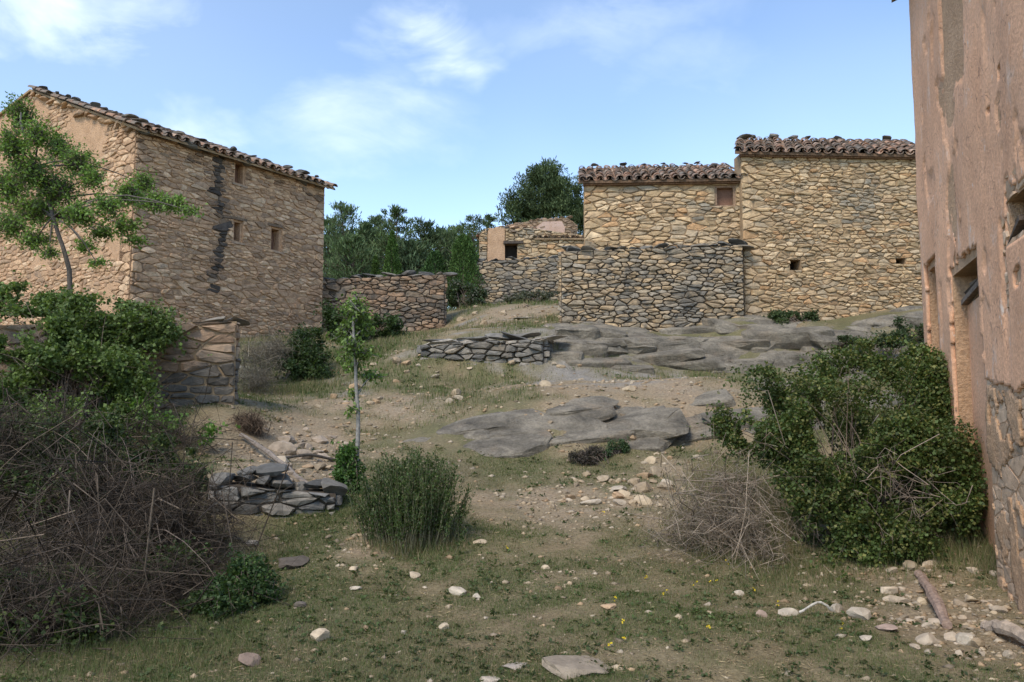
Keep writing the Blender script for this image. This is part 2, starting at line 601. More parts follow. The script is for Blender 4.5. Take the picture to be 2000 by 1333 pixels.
def mat_ground():
    m, t, b, out = mat_base('grassy stony ground')
    p = pos(t)
    c = attr(t)
    v = ramp(t, [(0.3, (0.62,) * 3), (0.5, (0.95,) * 3), (0.7, (1.35,) * 3)], noise(t, p, 26, 6, 0.7))
    c = mixrgb(t, 1.0, c, v, 'MULTIPLY')
    vo = N(t, 'ShaderNodeTexVoronoi', feature='F1')
    vo.inputs['Scale'].default_value = 42
    t.links.new(p, vo.inputs['Vector'])
    f = ramp(t, [(0.0, (0.55, 0.55, 0.55)), (0.22, (0.3, 0.3, 0.3)), (0.34, (0, 0, 0))], vo.outputs['Distance'])
    sel = ramp(t, [(0.55, (0, 0, 0)), (0.62, (1, 1, 1))], noise(t, p, 5, 5, 0.6))
    c = mixrgb(t, mixrgb(t, 1.0, f, sel, 'MULTIPLY'), c, (0.36, 0.30, 0.22))
    t.links.new(c, b.inputs['Base Color'])
    bump(t, b, noise(t, p, 34, 7, 0.7), 0.9, 0.03)
    return m


ground = obj('ground', np.stack([GX, GY, GZ], -1).reshape(-1, 3), quads, mat_ground(), smooth=True, tint=gc.reshape(-1, 3), origin=np.zeros(3))
tag(ground, 'sloping stony ground with patchy short grass and bare dirt', 'ground', kind='structure')


# ------------------------------------------------------------------ bedrock
def mat_rock():
    m, t, b, out = mat_base('grey limestone bedrock')
    p = pos(t)
    ps = pos(t, (0.8, 1.0, 1.7), (0, math.radians(16), 0))
    c = ramp(t, [(0.28, (0.085, 0.075, 0.060)), (0.45, (0.175, 0.153, 0.118)), (0.58, (0.27, 0.235, 0.18)), (0.75, (0.37, 0.32, 0.245))], noise(t, ps, 2.4, 8, 0.68, 0.5))
    f = ramp(t, [(0.55, (0, 0, 0)), (0.72, (0.6, 0.6, 0.6))], noise(t, p, 1.5, 5, 0.6))
    c = mixrgb(t, f, c, (0.30, 0.225, 0.15))
    v = ramp(t, [(0.3, (0.7,) * 3), (0.7, (1.25,) * 3)], noise(t, p, 24, 5, 0.7))
    c = mixrgb(t, 1.0, c, v, 'MULTIPLY')
    t.links.new(c, b.inputs['Base Color'])
    bump(t, b, noise(t, ps, 13, 8, 0.75), 1.0, 0.06)
    return m


M_ROCK = mat_rock()


def terraced(x, y, z, step, dip, sharp=0.2, k=5.0, amp=0.22, seed=0.0):
    n = 0.9 * fbm(x * 0.55, y * 0.9, seed, 3) + amp * fbm(x * k, y * k, seed + 4, 3) + 0.5 * amp * np.sign(vnoise(x * 1.7, y * 0.7, seed + 8)) * np.abs(vnoise(x * 1.7, y * 0.7, seed + 8)) ** 0.5
    q = (z - dip * x) / step + n
    fl = np.floor(q)
    f = q - fl
    qq = fl + sstep(0.0, sharp, f) * 0.8 + 0.2 * f - 0.35
    return (qq - n) * step + dip * x - z


def rock_patch(name, xs, ys, maskf, dispf, label):
    X, Y = np.meshgrid(xs, ys)
    Z = H0(X, Y)
    m = maskf(X, Y)
    D = dispf(X, Y, Z)
    # push outwards (towards the downhill side and up)
    gyd = (H0(X, Y + 0.05) - H0(X, Y - 0.05)) / 0.1
    gxd = (H0(X + 0.05, Y) - H0(X - 0.05, Y)) / 0.1
    nrm = np.stack([-gxd, -gyd, np.ones_like(Z)], -1)
    nrm /= np.linalg.norm(nrm, axis=-1, keepdims=True)
    off = (m * (0.10 + D) - 0.10)[..., None]
    P = np.stack([X, Y, Z], -1) + nrm * off
    k = np.arange(X.size).reshape(X.shape)
    q = np.stack([k[:-1, :-1], k[:-1, 1:], k[1:, 1:], k[1:, :-1]], -1).reshape(-1, 4)
    keep = (m > 0.02)
    kk = keep[:-1, :-1] | keep[:-1, 1:] | keep[1:, 1:] | keep[1:, :-1]
    q = q[kk.ravel()]
    used = np.unique(q)
    rm = np.zeros(X.size, int)
    rm[used] = np.arange(len(used))
    o = obj(name, P.reshape(-1, 3)[used], rm[q], M_ROCK, smooth=False)
    tag(o, label, 'rock', kind='structure')
    return o


def cells(x, y, z, seed=0):
    ix, iy, iz = [np.floor(a).astype(np.int64) for a in (x, y, z)]
    f1 = np.full(x.shape, 9.0)
    f2 = np.full(x.shape, 9.0)
    rid = np.zeros(x.shape)
    for a in (-1, 0, 1):
        for b in (-1, 0, 1):
            for c in (-1, 0, 1):
                jx, jy, jz = ix + a, iy + b, iz + c
                px_, py_, pz_ = jx + _h(jx + seed, jy, jz), jy + _h(jx, jy + 31 + seed, jz), jz + _h(jx, jy, jz + 57 + seed)
                dd = np.sqrt((x - px_) ** 2 + (y - py_) ** 2 + (z - pz_) ** 2)
                r = _h(jx + 11, jy + 5, jz + 3 + seed)
                near = dd < f1
                f2 = np.where(near, f1, np.minimum(f2, dd))
                rid = np.where(near, r, rid)
                f1 = np.where(near, dd, f1)
    return f2 - f1, rid


def blocky(x, y, z, sx, sz_, tilt, amp, seed):
    a = x * math.cos(tilt) + z * math.sin(tilt)
    b = -x * math.sin(tilt) + z * math.cos(tilt)
    w = 0.35 * fbm(x * 1.4, y * 1.4, z * 1.4 + seed, 3)
    g1, r1 = cells(a / sx + w, y / (sx * 0.8) + w, b / sz_ + w, seed)
    g2, r2 = cells(a / sx * 2.7 + w, y / sx * 2.7, b / sz_ * 2.3 + w, seed + 7)
    d = amp * (r1 - 0.45) + amp * 0.4 * (r2 - 0.5)
    d = d - amp * 0.55 * (1 - sstep(0.0, 0.16, g1)) - amp * 0.2 * (1 - sstep(0.0, 0.14, g2))
    return d + 0.035 * fbm(x * 3, y * 3, z * 3, 4) + 0.012 * fbm(x * 11, y * 11, z * 11, 2)


def strata1(x, y, z):
    return 0.10 * fbm(x * 1.6, y * 1.6, z * 2, 5) + 0.3 * blocky(x, y, z, 1.6, 0.30, 0.3, 0.2, 3) - 0.02


def strata2(x, y, z):
    return 0.10 * fbm(x * 1.6, y * 1.6, z * 2, 5) + 0.4 * blocky(x, y, z, 1.3, 0.40, 0.04, 0.24, 9) + 0.01


def mask1(x, y):
    e = fbm(x * 1.2, y * 1.2, 77, 3)
    lo = 11.95 + 0.10 * np.clip(x, 0, 4) + 0.35 * e + 0.1 * (x < -1)
    hi = 13.15 + 0.20 * np.clip(x + 0.5, -2, 4) + 0.6 * e
    return sstep(lo, lo + 0.22, y) * (1 - sstep(hi - 0.3, hi, y)) * sstep(-2.3, -1.3, x + 0.4 * e) * (1 - sstep(4.2, 5.0, x))


def mask2(x, y):
    e = fbm(x * 1.0, y * 1.0, 33, 3)
    lo = 17.0 + 0.35 * e - 0.10 * np.clip(x - 3, 0, 3)
    return sstep(lo, lo + 0.25, y) * (1 - sstep(19.3, 19.6, y)) * sstep(0.3, 1.0, x + 0.5 * e) * (1 - sstep(10.5, 11.5, x))


def mask3(x, y):
    e = fbm(x * 0.8, y * 1.3, 53, 4)
    return sstep(0.0, 0.28, e + 0.12) * sstep(13.6, 14.2, y) * (1 - sstep(16.0, 16.8, y)) * sstep(1.2, 2.0, x + 0.5 * e) * (1 - sstep(6.4, 7, x))


def mask4(x, y):
    e = fbm(x * 0.9, y * 0.7, 63, 4)
    return sstep(0.05, 0.3, e + 0.1) * sstep(18.2, 19.0, y) * (1 - sstep(25, 28, y)) * sstep(-1.6, -0.8, x + 0.4 * e) * (1 - sstep(0.9, 1.3, x))


rock_patch('bare_rock', np.arange(-3, 5.2, 0.04), np.arange(11.5, 14.4, 0.04), mask1, strata1, 'low bare rock showing through the soil around the outcrop')
rock_patch('bare_rock', np.arange(0, 11.6, 0.05), np.arange(16.4, 19.7, 0.05), mask2, strata2, 'low bare rock showing through the soil under the barn wall')

# ------------------------------------------------------------------ masonry


def clip_half(poly, nx_, ny_, c):
    """keep nx*x+ny*y <= c"""
    out = []
    n = len(poly)
    for i in range(n):
        a, b = poly[i], poly[(i + 1) % n]
        da, db = nx_ * a[0] + ny_ * a[1] - c, nx_ * b[0] + ny_ * b[1] - c
        if da <= 0:
            out.append(a)
        if (da < 0 < db) or (db < 0 < da):
            t = da / (da - db)
            out.append((a[0] + (b[0] - a[0]) * t, a[1] + (b[1] - a[1]) * t))
    return out


def poly_area(p):
    return 0.5 * sum(p[i][0] * p[(i + 1) % len(p)][1] - p[(i + 1) % len(p)][0] * p[i][1] for i in range(len(p)))


def inside_convex(reg, x, y):
    for i in range(len(reg)):
        a, b = reg[i], reg[(i + 1) % len(reg)]
        if (b[0] - a[0]) * (y - a[1]) - (b[1] - a[1]) * (x - a[0]) < 0:
            return False
    return True


def stone_geo(poly, O, U, Nn, gap, proud, rg, back=0.07):
    """rounded irregular stone from a cell polygon (s,z)."""
    P = np.array(poly)
    c = P.mean(0)
    Q = []
    n = len(P)
    small = n > 4 and abs(poly_area(poly)) < 0.011
    for i in range(n):              # cut the corners unevenly
        a, b = P[i], P[(i + 1) % n]
        L = np.linalg.norm(b - a)
        if L < 0.02 or small:
            Q.append(a if small else (a + b) / 2)
            continue
        k1, k2 = rg.uniform(0.05, 0.24), rg.uniform(0.76, 0.95)
        Q.append(a + (b - a) * k1)
        Q.append(a + (b - a) * k2)
    Q = np.array(Q)
    r = np.linalg.norm(Q - c, axis=1)
    m = len(Q)
    Q = c + (Q - c) * (np.maximum(r - gap * rg.uniform(0.4, 1.7, m), r * 0.5) / np.maximum(r, 1e-6))[:, None]
    depth = proud * rg.uniform(0.35, 1.5)
    tilt = rg.normal(0, 0.10, 2) * min(1.0, proud / 0.04)
    shrink = rg.uniform(0.76, 0.9)
    R1 = c + (Q - c) * 0.97
    R2 = c + (Q - c) * shrink + rg.normal(0, 0.006, (m, 2))
    def lift(R, d):
        return O[None] + R[:, :1] * U[None] + np.array([[0, 0, 1.0]]) * R[:, 1:2] + Nn[None] * np.asarray(d).reshape(-1, 1)
    d1 = depth * rg.uniform(0.35, 0.75, m)
    d2 = depth + (R2 - c) @ tilt + rg.normal(0, 0.006, m) * min(1.0, proud / 0.03)
    V = np.vstack([lift(Q, np.full(m, -back)), lift(R1, d1), lift(R2, d2), lift(c[None], [depth * 1.08 + 0.004])])
    Fc = []
    for i in range(m):
        j = (i + 1) % m
        Fc.append([i, j, m + j, m + i])
        Fc.append([m + i, m + j, 2 * m + j, 2 * m + i])
        Fc.append([2 * m + i, 2 * m + j, 3 * m])
    return V, Fc


def masonry(O, U, Nn, region, holes, rowh, colw, gap, proud, palette, seed, quoins=(), aspect=0.36):
    """rubble stones filling a convex (s,z) region; returns [(V,F,tint,area)]."""
    rg = np.random.default_rng(seed)
    R = np.array(region)
    x0, x1, z0, z1 = R[:, 0].min(), R[:, 0].max(), R[:, 1].min(), R[:, 1].max()
    seeds = []
    qs = []
    for q in quoins:            # large corner stones, alternately long and short
        z = z0
        k = 0
        while z < z1:
            h = rg.uniform(0.18, 0.34)
            wq = 0.24 if (k % 2) else 0.13
            qs.append((q + (wq if q < (x0 + x1) / 2 else -wq), z + h / 2))
            z += h
            k += 1
    z = z0 - 0.1
    while z < z1 + 0.15:
        big = rg.random() < 0.25
        h = rg.uniform(*rowh) * (1.6 if big else 1.0)
        x = x0 - 0.3 + rg.uniform(0, 0.3)
        while x < x1 + 0.4:
            w = rg.uniform(*colw) * (1.3 if big else 1.0) * (0.6 if rg.random() < 0.3 else 1)
            wave = 0.06 * math.sin(x * 1.3 + seed) + 0.035 * math.sin(x * 3.1 + z * 2)
            seeds.append((x + w / 2, z + h / 2 + rg.normal(0, h * 0.24) + wave))
            if h > rowh[1] * 0.85 and rg.random() < 0.45:
                seeds.append((x + w * rg.uniform(0.1, 0.9), z + h * rg.uniform(0.75, 1.1)))
            x += w
        z += h
    seeds = [s for s in seeds if rg.random() > 0.09]
    if qs:
        qa = np.array(qs)
        seeds = [s for s in seeds if np.min(np.abs(qa[:, 0] - s[0]) + np.abs(qa[:, 1] - s[1]) * 1.2) > 0.30] + qs
    S = np.array(seeds)
    A = np.array([aspect, 1.0])
    SA = S * A
    out = []
    for i in range(len(S)):
        x, z = S[i]
        if x < x0 - 0.2 or x > x1 + 0.2 or z < z0 - 0.2 or z > z1 + 0.2:
            continue
        d = np.linalg.norm(SA - SA[i], axis=1)
        nb = np.argsort(d)[1:20]
        poly = [(x - 0.6, z - 0.35), (x + 0.6, z - 0.35), (x + 0.6, z + 0.35), (x - 0.6, z + 0.35)]
        for j in nb:
            # bisector in scaled space
            mx, mz = (SA[i] + SA[j]) / 2
            nxx, nzz = SA[j] - SA[i]
            poly = clip_half(poly, nxx * A[0], nzz * A[1], nxx * mx + nzz * mz)
            if len(poly) < 3:
                break
        if len(poly) < 3:
            continue
        for k in range(len(region)):
            a, b = region[k], region[(k + 1) % len(region)]
            ex, ez = b[0] - a[0], b[1] - a[1]
            poly = clip_half(poly, ez, -ex, ez * a[0] - ex * a[1])
            if len(poly) < 3:
                break
        if len(poly) < 3:
            continue
        bad = False
        for (hx0, hx1, hz0, hz1) in holes:
            ps = np.array(poly)
            if ps[:, 0].max() < hx0 or ps[:, 0].min() > hx1 or ps[:, 1].max() < hz0 or ps[:, 1].min() > hz1:
                continue
            best, ba = None, 0
            for hp in ((1, 0, hx0), (-1, 0, -hx1), (0, 1, hz0), (0, -1, -hz1)):
                pp = clip_half(poly, *hp)
                if len(pp) >= 3 and abs(poly_area(pp)) > ba:
                    best, ba = pp, abs(poly_area(pp))
            if best is None:
                bad = True
                break
            poly = best
        if bad:
            continue
        ar = abs(poly_area(poly))
        if ar < 0.0025:
            continue
        V, Fc = stone_geo(poly, O, U, Nn, gap, proud, rg)
        cpt = V.mean(0)
        out.append((V, Fc, np.clip(palette(cpt, rg), 0.02, 0.9), ar))
    return out


def emit_stones(stones, parent, mat, limit=300, name='stone', rest_name='small_stones'):
    if stones:                      # nothing below the ground
        cc = np.array([s[0].mean(0) for s in stones])
        tops = np.array([s[0][:, 2].max() for s in stones])
        ok = tops > H0(cc[:, 0], cc[:, 1]) - 0.12
        stones = [s for s, o_ in zip(stones, ok) if o_]
    stones = sorted(stones, key=lambda s: -s[3])
    for V, Fc, t, _ in stones[:limit]:
        obj(name, V, Fc, mat, parent, tint=t, origin=V.mean(0))
    if len(stones) > limit:
        V, Fc, t = join_geo([s[:3] for s in stones[limit:]])
        o = obj(rest_name, V, Fc, mat, parent, tint=t)
        o['kind'] = 'stuff'


def prism(poly, O, U, Nn, d0, d1):
    """(s,z) polygon extruded from depth d0 to d1 along the inward direction -Nn."""
    P = np.array(poly)
    base = O[None] + P[:, :1] * U[None] + np.array([[0, 0, 1.0]]) * P[:, 1:2]
    m = len(P)
    V = np.vstack([base - Nn[None] * d0, base - Nn[None] * d1])
    Fc = [list(range(m)), list(range(2 * m - 1, m - 1, -1))] + [[i, m + i, m + (i + 1) % m, (i + 1) % m] for i in range(m)]
    return V, Fc


def core(O, U, Nn, region, holes, T):
    """wall body with rectangular openings, as prism pieces."""
    cuts = sorted({h[0] for h in holes} | {h[1] for h in holes})
    xs = [min(p[0] for p in region) - 1] + cuts + [max(p[0] for p in region) + 1]
    items = []
    for a, b in zip(xs[:-1], xs[1:]):
        st = clip_half(clip_half(list(region), -1, 0, -a), 1, 0, b)
        if len(st) < 3:
            continue
        hs = sorted([h for h in holes if h[0] < (a + b) / 2 < h[1]], key=lambda h: h[2])
        lo = -99
        for h in hs:
            pc = clip_half(clip_half(st, 0, -1, -lo), 0, 1, h[2])
            if len(pc) >= 3:
                items.append(prism(pc, O, U, Nn, 0, T) + ((0.3, 0.3, 0.3),))
            lo = h[3]
        pc = clip_half(st, 0, -1, -lo)
        if len(pc) >= 3:
            items.append(prism(pc, O, U, Nn, 0, T) + ((0.3, 0.3, 0.3),))
    V, Fc, t = join_geo([(a, b, np.array(c)) for a, b, c in items])
    return V, Fc


def box_geo(c, ax, ay, az, hx, hy, hz, rg=None, jit=0.0):
    c = np.asarray(c, float)
    V = np.array([c + ax * hx * i + ay * hy * j + az * hz * k for i in (-1, 1) for j in (-1, 1) for k in (-1, 1)])
    if rg is not None:
        V = V + rg.normal(0, jit, V.shape)
    Fc = [[0, 1, 3, 2], [4, 6, 7, 5], [0, 4, 5, 1], [2, 3, 7, 6], [0, 2, 6, 4], [1, 5, 7, 3]]
    return V, Fc


def ico(sub=2):
    import bmesh
    bm = bmesh.new()
    bmesh.ops.create_icosphere(bm, subdivisions=sub, radius=1.0)
    V = np.array([v.co[:] for v in bm.verts])
    Fc = [[v.index for v in f.verts] for f in bm.faces]
    bm.free()
    return V, Fc


ICO1, ICO2, ICO3 = ico(1), ico(2), ico(3)


def rock_geo(rg, size, flat=0.5, base=ICO2, rough=0.22):
    """angular broken stone, centred, z up."""
    V = base[0].copy()
    o = rg.uniform(0, 100, 3)
    for k in range(7):              # chop with planes for broken faces
        n = rg.normal(0, 1, 3)
        n /= np.linalg.norm(n)
        d = rg.uniform(0.38, 0.78)
        s = V @ n
        V = V - np.outer(np.maximum(s - d, 0), n)
    V = V * (1 + rough * fbm(V[:, 0] * 1.3 + o[0], V[:, 1] * 1.3 + o[1], V[:, 2] * 1.3 + o[2], 3))[:, None]
    V = V * np.array([size * rg.uniform(0.85, 1.2), size * rg.uniform(0.6, 0.95), size * flat * rg.uniform(0.8, 1.2)])
    a = rg.uniform(0, 2 * math.pi)
    ca, sa = math.cos(a), math.sin(a)
    return V @ np.array([[ca, sa, 0], [-sa, ca, 0], [0, 0, 1]]), base[1]


def slab_stones(P0, P1, zf, n, size, rg, depth=0.35, pal=None, back=None):
    """flat cap stones laid along a wall top; returns stone items."""
    out = []
    P0, P1 = np.asarray(P0, float), np.asarray(P1, float)
    U = P1 - P0
    L = np.linalg.norm(U[:2])
    U = U / np.linalg.norm(U)
    s = 0.0
    while s < L:
        w = size * rg.uniform(0.6, 1.5)
        V, Fc = rock_geo(rg, 1.0, 1.0, ICO2, 0.18)
        ext = np.abs(V).max(0)
        V = V / ext * np.array([w * 0.55, depth * rg.uniform(0.5, 0.75), rg.uniform(0.04, 0.105)])
        a = math.atan2(U[1], U[0]) + rg.normal(0, 0.15)
        ca, sa = math.cos(a), math.sin(a)
        V = V @ np.array([[ca, sa, rg.normal(0, 0.12)], [-sa, ca, rg.normal(0, 0.05)], [0, 0, 1]])
        p = P0 + (P1 - P0) * ((s + w / 2) / L)
        if back is not None:
            p = p + back
        V = V + np.array([p[0], p[1], zf(s / L) + rg.uniform(0.0, 0.05)])
        out.append((V, Fc, np.clip(pal(V.mean(0), rg), 0.02, 0.9), w * 0.12))
        s += w * 0.85
    return out


# ------------------------------------------------------------------ roof tiles
def tile_mesh(name, concave):
    seg = 6
    V = []
    for (y, r) in ((0.0, 0.098), (0.46, 0.078)):
        for th in (0.0, 0.014):
            for k in range(seg + 1):
                a = math.pi * k / seg
                rr = r - th
                V.append((math.cos(a) * rr, y, math.sin(a) * rr * 0.78))
    V = np.array(V)
    if concave:
        V[:, 2] = -V[:, 2] + 0.05
        V[:, 0] *= 0.95
    m = seg + 1
    Fc = []
    for k in range(seg):
        Fc += [[k, k + 1, 2 * m + k + 1, 2 * m + k], [m + k, 3 * m + k, 3 * m + k + 1, m + k + 1], [k, m + k, m + k + 1, k + 1], [2 * m + k, 2 * m + k + 1, 3 * m + k + 1, 3 * m + k]]
    Fc += [[0, 2 * m, 3 * m, m], [m - 1, 2 * m - 1, 4 * m - 1, 3 * m - 1]]
    return mesh_of(name, V, Fc, M_TILE, smooth=False)


TILE_UP, TILE_DN = tile_mesh('cover_tile', False), tile_mesh('channel_tile', True)


def tile_roof(parent, O, U, W, Wid, Len, rg, pitch=0.27, row=0.36, limit=300, miss=0.03, skip=None, sc=1.0):
    """parallel columns of curved tiles from the eave (O, along U) up the slope W."""
    U, W = U / np.linalg.norm(U), W / np.linalg.norm(W)
    Nn = np.cross(U, W)
    Nn /= np.linalg.norm(Nn)
    X = np.cross(W, Nn)
    nc, nr = int(Wid / pitch), int(Len / row)
    places = []
    for r in range(nr):
        for c in range(nc + 1):
            for kind in (0, 1):
                if kind == 0 and c == nc:
                    continue
                s = (c + (0.5 if kind == 0 else 0.0)) * Wid / nc
                if rg.random() < miss or (skip and skip(s, r * row)):
                    continue
                places.append((r, c, kind, s))
    def mat_at(r, kind, s):
        lift = 0.03 if kind else 0.002
        p = O + U * (s + rg.normal(0, 0.012)) + W * (r * row + rg.normal(0, 0.02)) + Nn * (lift + 0.012 * rg.random())
        a = rg.normal(0, 0.035)
        xx = X * math.cos(a) + W * math.sin(a)
        yy = W * math.cos(a) - X * math.sin(a)
        yy = yy + Nn * (-0.035 + rg.normal(0, 0.012))
        yy /= np.linalg.norm(yy)
        zz = np.cross(xx, yy)
        k = sc * pitch / 0.235
        return Matrix(((xx[0] * k, yy[0], zz[0] * k, p[0]), (xx[1] * k, yy[1], zz[1] * k, p[1]), (xx[2] * k, yy[2], zz[2] * k, p[2]), (0, 0, 0, 1)))
    rest = []
    for i, (r, c, kind, s) in enumerate(places):
        M = mat_at(r, kind, s)
        me = TILE_UP if kind else TILE_DN
        if i < limit:
            inst('roof_tile', me, M, parent)
        else:
            rest.append((me, M))
    if rest:
        items = []
        for me, M in rest:
            V = np.array([(M @ v.co)[:] for v in me.vertices])
            items.append((V, [list(p.vertices) for p in me.polygons], np.array((0.2, 0.12, 0.08))))
        V, Fc, t = join_geo(items)
        o = obj('upper_tiles', V, Fc, M_TILE, parent, tint=t)
        o['kind'] = 'stuff'


# bedrock slabs -----------------------------------------------------
def bedrock_slab(rg, L, D, T):
    """angular broken limestone slab, centred, long axis x."""
    V = ICO3[0].copy()
    V = np.sign(V) * np.abs(V) ** 0.33
    for k in range(8):
        n = rg.normal(0, 1, 3) * np.array([1.0, 1.0, 0.55])
        n /= np.linalg.norm(n)
        d = rg.uniform(0.72, 1.2)
        V = V - np.outer(np.maximum(V @ n - d, 0), n)
    V = V * np.array([L, D, T]) / 2
    o = rg.uniform(0, 50, 3)
    lay = vnoise(0 * V[:, 0] + o[0], V[:, 2] * 16 + 0.6 * vnoise(V[:, 0] * 2, V[:, 1] * 2, o[1]), o[2])       # bedding lines
    ax = unit_n(V * np.array([1, 1, 0.2]))
    V = V + ax * (0.035 * lay + 0.06 * fbm(V[:, 0] * 1.7 + o[0], V[:, 1] * 1.7 + o[1], V[:, 2] * 2.5 + o[2], 3))[:, None]
    V[:, 2] += 0.05 * fbm(V[:, 0] * 1.5 + o[1], V[:, 1] * 1.5 + o[0], 3, 4)
    return V


def unit_n(v):
    return v / np.maximum(np.linalg.norm(v, axis=1, keepdims=True), 1e-9)


def bedrock(name, rows, seed, dip, lean, label):
    """rows: (x0, x1, y(x), lift, (Lmin,Lmax), (Dmin,Dmax), (Tmin,Tmax))"""
    rg = np.random.default_rng(seed)
    xm = np.mean([(r[0] + r[1]) / 2 for r in rows])
    ym = np.mean([r[2](xm) for r in rows])
    root = empty(name, np.array([xm, ym, float(H0(xm, ym))]))
    tag(root, label, 'rock', kind='structure')
    for (x0, x1, yf, lift, Ls, Ds, Ts) in rows:
        x = x0
        while x < x1:
            L, D, T = rg.uniform(*Ls), rg.uniform(*Ds), rg.uniform(*Ts)
            V = bedrock_slab(rg, L, D, T)
            a, b, c = -dip + rg.normal(0, 0.05), lean + rg.normal(0, 0.07), rg.normal(0, 0.16)
            R = Matrix.Rotation(c, 3, 'Z') @ Matrix.Rotation(b, 3, 'X') @ Matrix.Rotation(a, 3, 'Y')
            V = V @ np.array(R).T
            xc = x + L * 0.5
            yc = yf(xc) + rg.normal(0, 0.10)
            zc = float(H0(xc, yc)) + lift + rg.normal(0, 0.03) - T * 0.30
            obj('slab', V + np.array([xc, yc, zc]), ICO3[1], M_ROCK, root, origin=np.array([xc, yc, zc]))
            x += L * rg.uniform(0.42, 0.68)


bedrock('rock_outcrop', [(-1.9, 3.9, lambda x: 12.40 + 0.05 * x, -0.05, (1.2, 2.6), (0.6, 1.0), (0.20, 0.32)),
                         (-1.3, 4.4, lambda x: 12.75 + 0.08 * x, -0.03, (1.2, 2.8), (0.7, 1.0), (0.20, 0.32)),
                         (-0.4, 4.6, lambda x: 13.1 + 0.12 * x, -0.06, (1.0, 2.4), (0.6, 0.9), (0.16, 0.26)), (-1.4, 4.0, lambda x: 12.58 + 0.06 * x, -0.02, (0.6, 1.4), (0.4, 0.7), (0.16, 0.26))], 201, 0.15, 0.38, 'layered grey limestone outcrop rising to the right across the slope')
bedrock('rock_ledge', [(0.7, 10.0, lambda x: 17.55 + 0.0 * x, -0.06, (0.9, 2.3), (0.7, 1.1), (0.3, 0.5)),
                       (0.9, 10.0, lambda x: 18.05 + 0.0 * x, -0.04, (1.0, 2.6), (0.7, 1.1), (0.34, 0.55)),
                       (0.8, 10.0, lambda x: 17.85, -0.06, (0.6, 1.3), (0.5, 0.8), (0.25, 0.4)),
                       (1.2, 10.0, lambda x: 18.6, -0.10, (0.9, 2.4), (0.6, 0.9), (0.25, 0.4)),
                       (0.2, 2.4, lambda x: 16.95 + 0.1 * x, -0.08, (0.7, 1.6), (0.6, 0.9), (0.25, 0.4))], 202, 0.02, 0.20, 'layered grey bedrock ledge below the yard wall and the taller barn')
bedrock('rock_slab', [(1.6, 6.4, lambda x: 14.4 + 0.06 * x, -0.10, (1.0, 2.4), (0.7, 1.2), (0.16, 0.26)),
                      (1.0, 6.4, lambda x: 15.4, -0.10, (1.0, 2.4), (0.7, 1.2), (0.16, 0.26)),
                      (2.2, 6.4, lambda x: 16.4, -0.10, (1.0, 2.0), (0.6, 1.0), (0.16, 0.26))], 203, 0.05, 0.08, 'flat pale bedrock slabs between the outcrop and the ledge')
bedrock('rock_pavement', [(-0.8, 0.9, lambda x: 19.6, -0.08, (0.7, 1.5), (0.7, 1.2), (0.16, 0.28)), (-1.2, 0.9, lambda x: 21.2, -0.1, (0.7, 1.6), (0.8, 1.4), (0.16, 0.28)), (-1.3, 1.0, lambda x: 23.5, -0.1, (0.8, 1.8), (1.0, 1.6), (0.16, 0.28))], 204, 0.04, 0.10, 'bare bedrock in the path beside the yard wall')

# palettes ----------------------------------------------------------
def pal_mix(cols, weights, jit=0.12, greyf=None):
    cols = np.array(cols)
    w = np.cumsum(np.array(weights) / np.sum(weights))
    def f(p, rg):
        c = cols[int(np.searchsorted(w, rg.random()))] * (1 + rg.normal(0, jit))
        if greyf is not None:
            c = greyf(p, rg, c)
        return c
    return f


def grey_by_noise(k, thr, grey):
    grey = np.array(grey)
    def g(p, rg, c):
        n = float(fbm(p[0] * k, p[1] * k, p[2] * k * 1.3, 3)) + rg.normal(0, 0.12)
        f = float(sstep(thr - 0.15, thr + 0.2, n))
        return c * (1 - f) + grey * rg.uniform(0.7, 1.3) * f
    return g


PAL_WARM = pal_mix([(0.47, 0.335, 0.19), (0.43, 0.305, 0.178), (0.54, 0.405, 0.25), (0.39, 0.30, 0.195), (0.48, 0.295, 0.15)], [4, 3, 2, 2, 1], 0.13, grey_by_noise(0.6, 0.30, (0.26, 0.225, 0.17)))
PAL_GREY = pal_mix([(0.34, 0.275, 0.19), (0.40, 0.30, 0.19), (0.27, 0.23, 0.175), (0.44, 0.32, 0.19)], [3, 3, 2, 2], 0.15, grey_by_noise(0.7, 0.18, (0.20, 0.178, 0.145)))
PAL_DARK = pal_mix([(0.13, 0.122, 0.107), (0.17, 0.155, 0.13), (0.10, 0.095, 0.085), (0.22, 0.19, 0.15)], [3, 3, 2, 1], 0.15)
PAL_RUST = pal_mix([(0.31, 0.205, 0.13), (0.35, 0.245, 0.16), (0.24, 0.17, 0.115), (0.28, 0.215, 0.15)], [3, 2, 2, 2], 0.15, grey_by_noise(0.8, 0.28, (0.13, 0.112, 0.09)))
PAL_PINK = pal_mix([(0.49, 0.32, 0.19), (0.43, 0.275, 0.165), (0.55, 0.385, 0.245), (0.35, 0.235, 0.15)], [3, 3, 2, 2], 0.10)
# ------------------------------------------------------------------ buildings
UP = np.array([0.0, 0.0, 1.0])


def unit(v):
    v = np.asarray(v, float)
    return v / np.linalg.norm(v)


def frame_from(P0, P1):
    """wall line P0->P1 seen with the outside on the camera's right-hand rule side: returns O,U,N,L"""
    d = np.array([P1[0] - P0[0], P1[1] - P0[1], 0.0])
    L = np.linalg.norm(d)
    U = d / L
    Nn = np.array([U[1], -U[0], 0.0])
    return np.array([P0[0], P0[1], 0.0]), U, Nn, L


def sz(u, v, O, U, Nn):
    p = on_plane(u, v, O, Nn)
    return float(np.dot(p - O, U)), float(p[2])


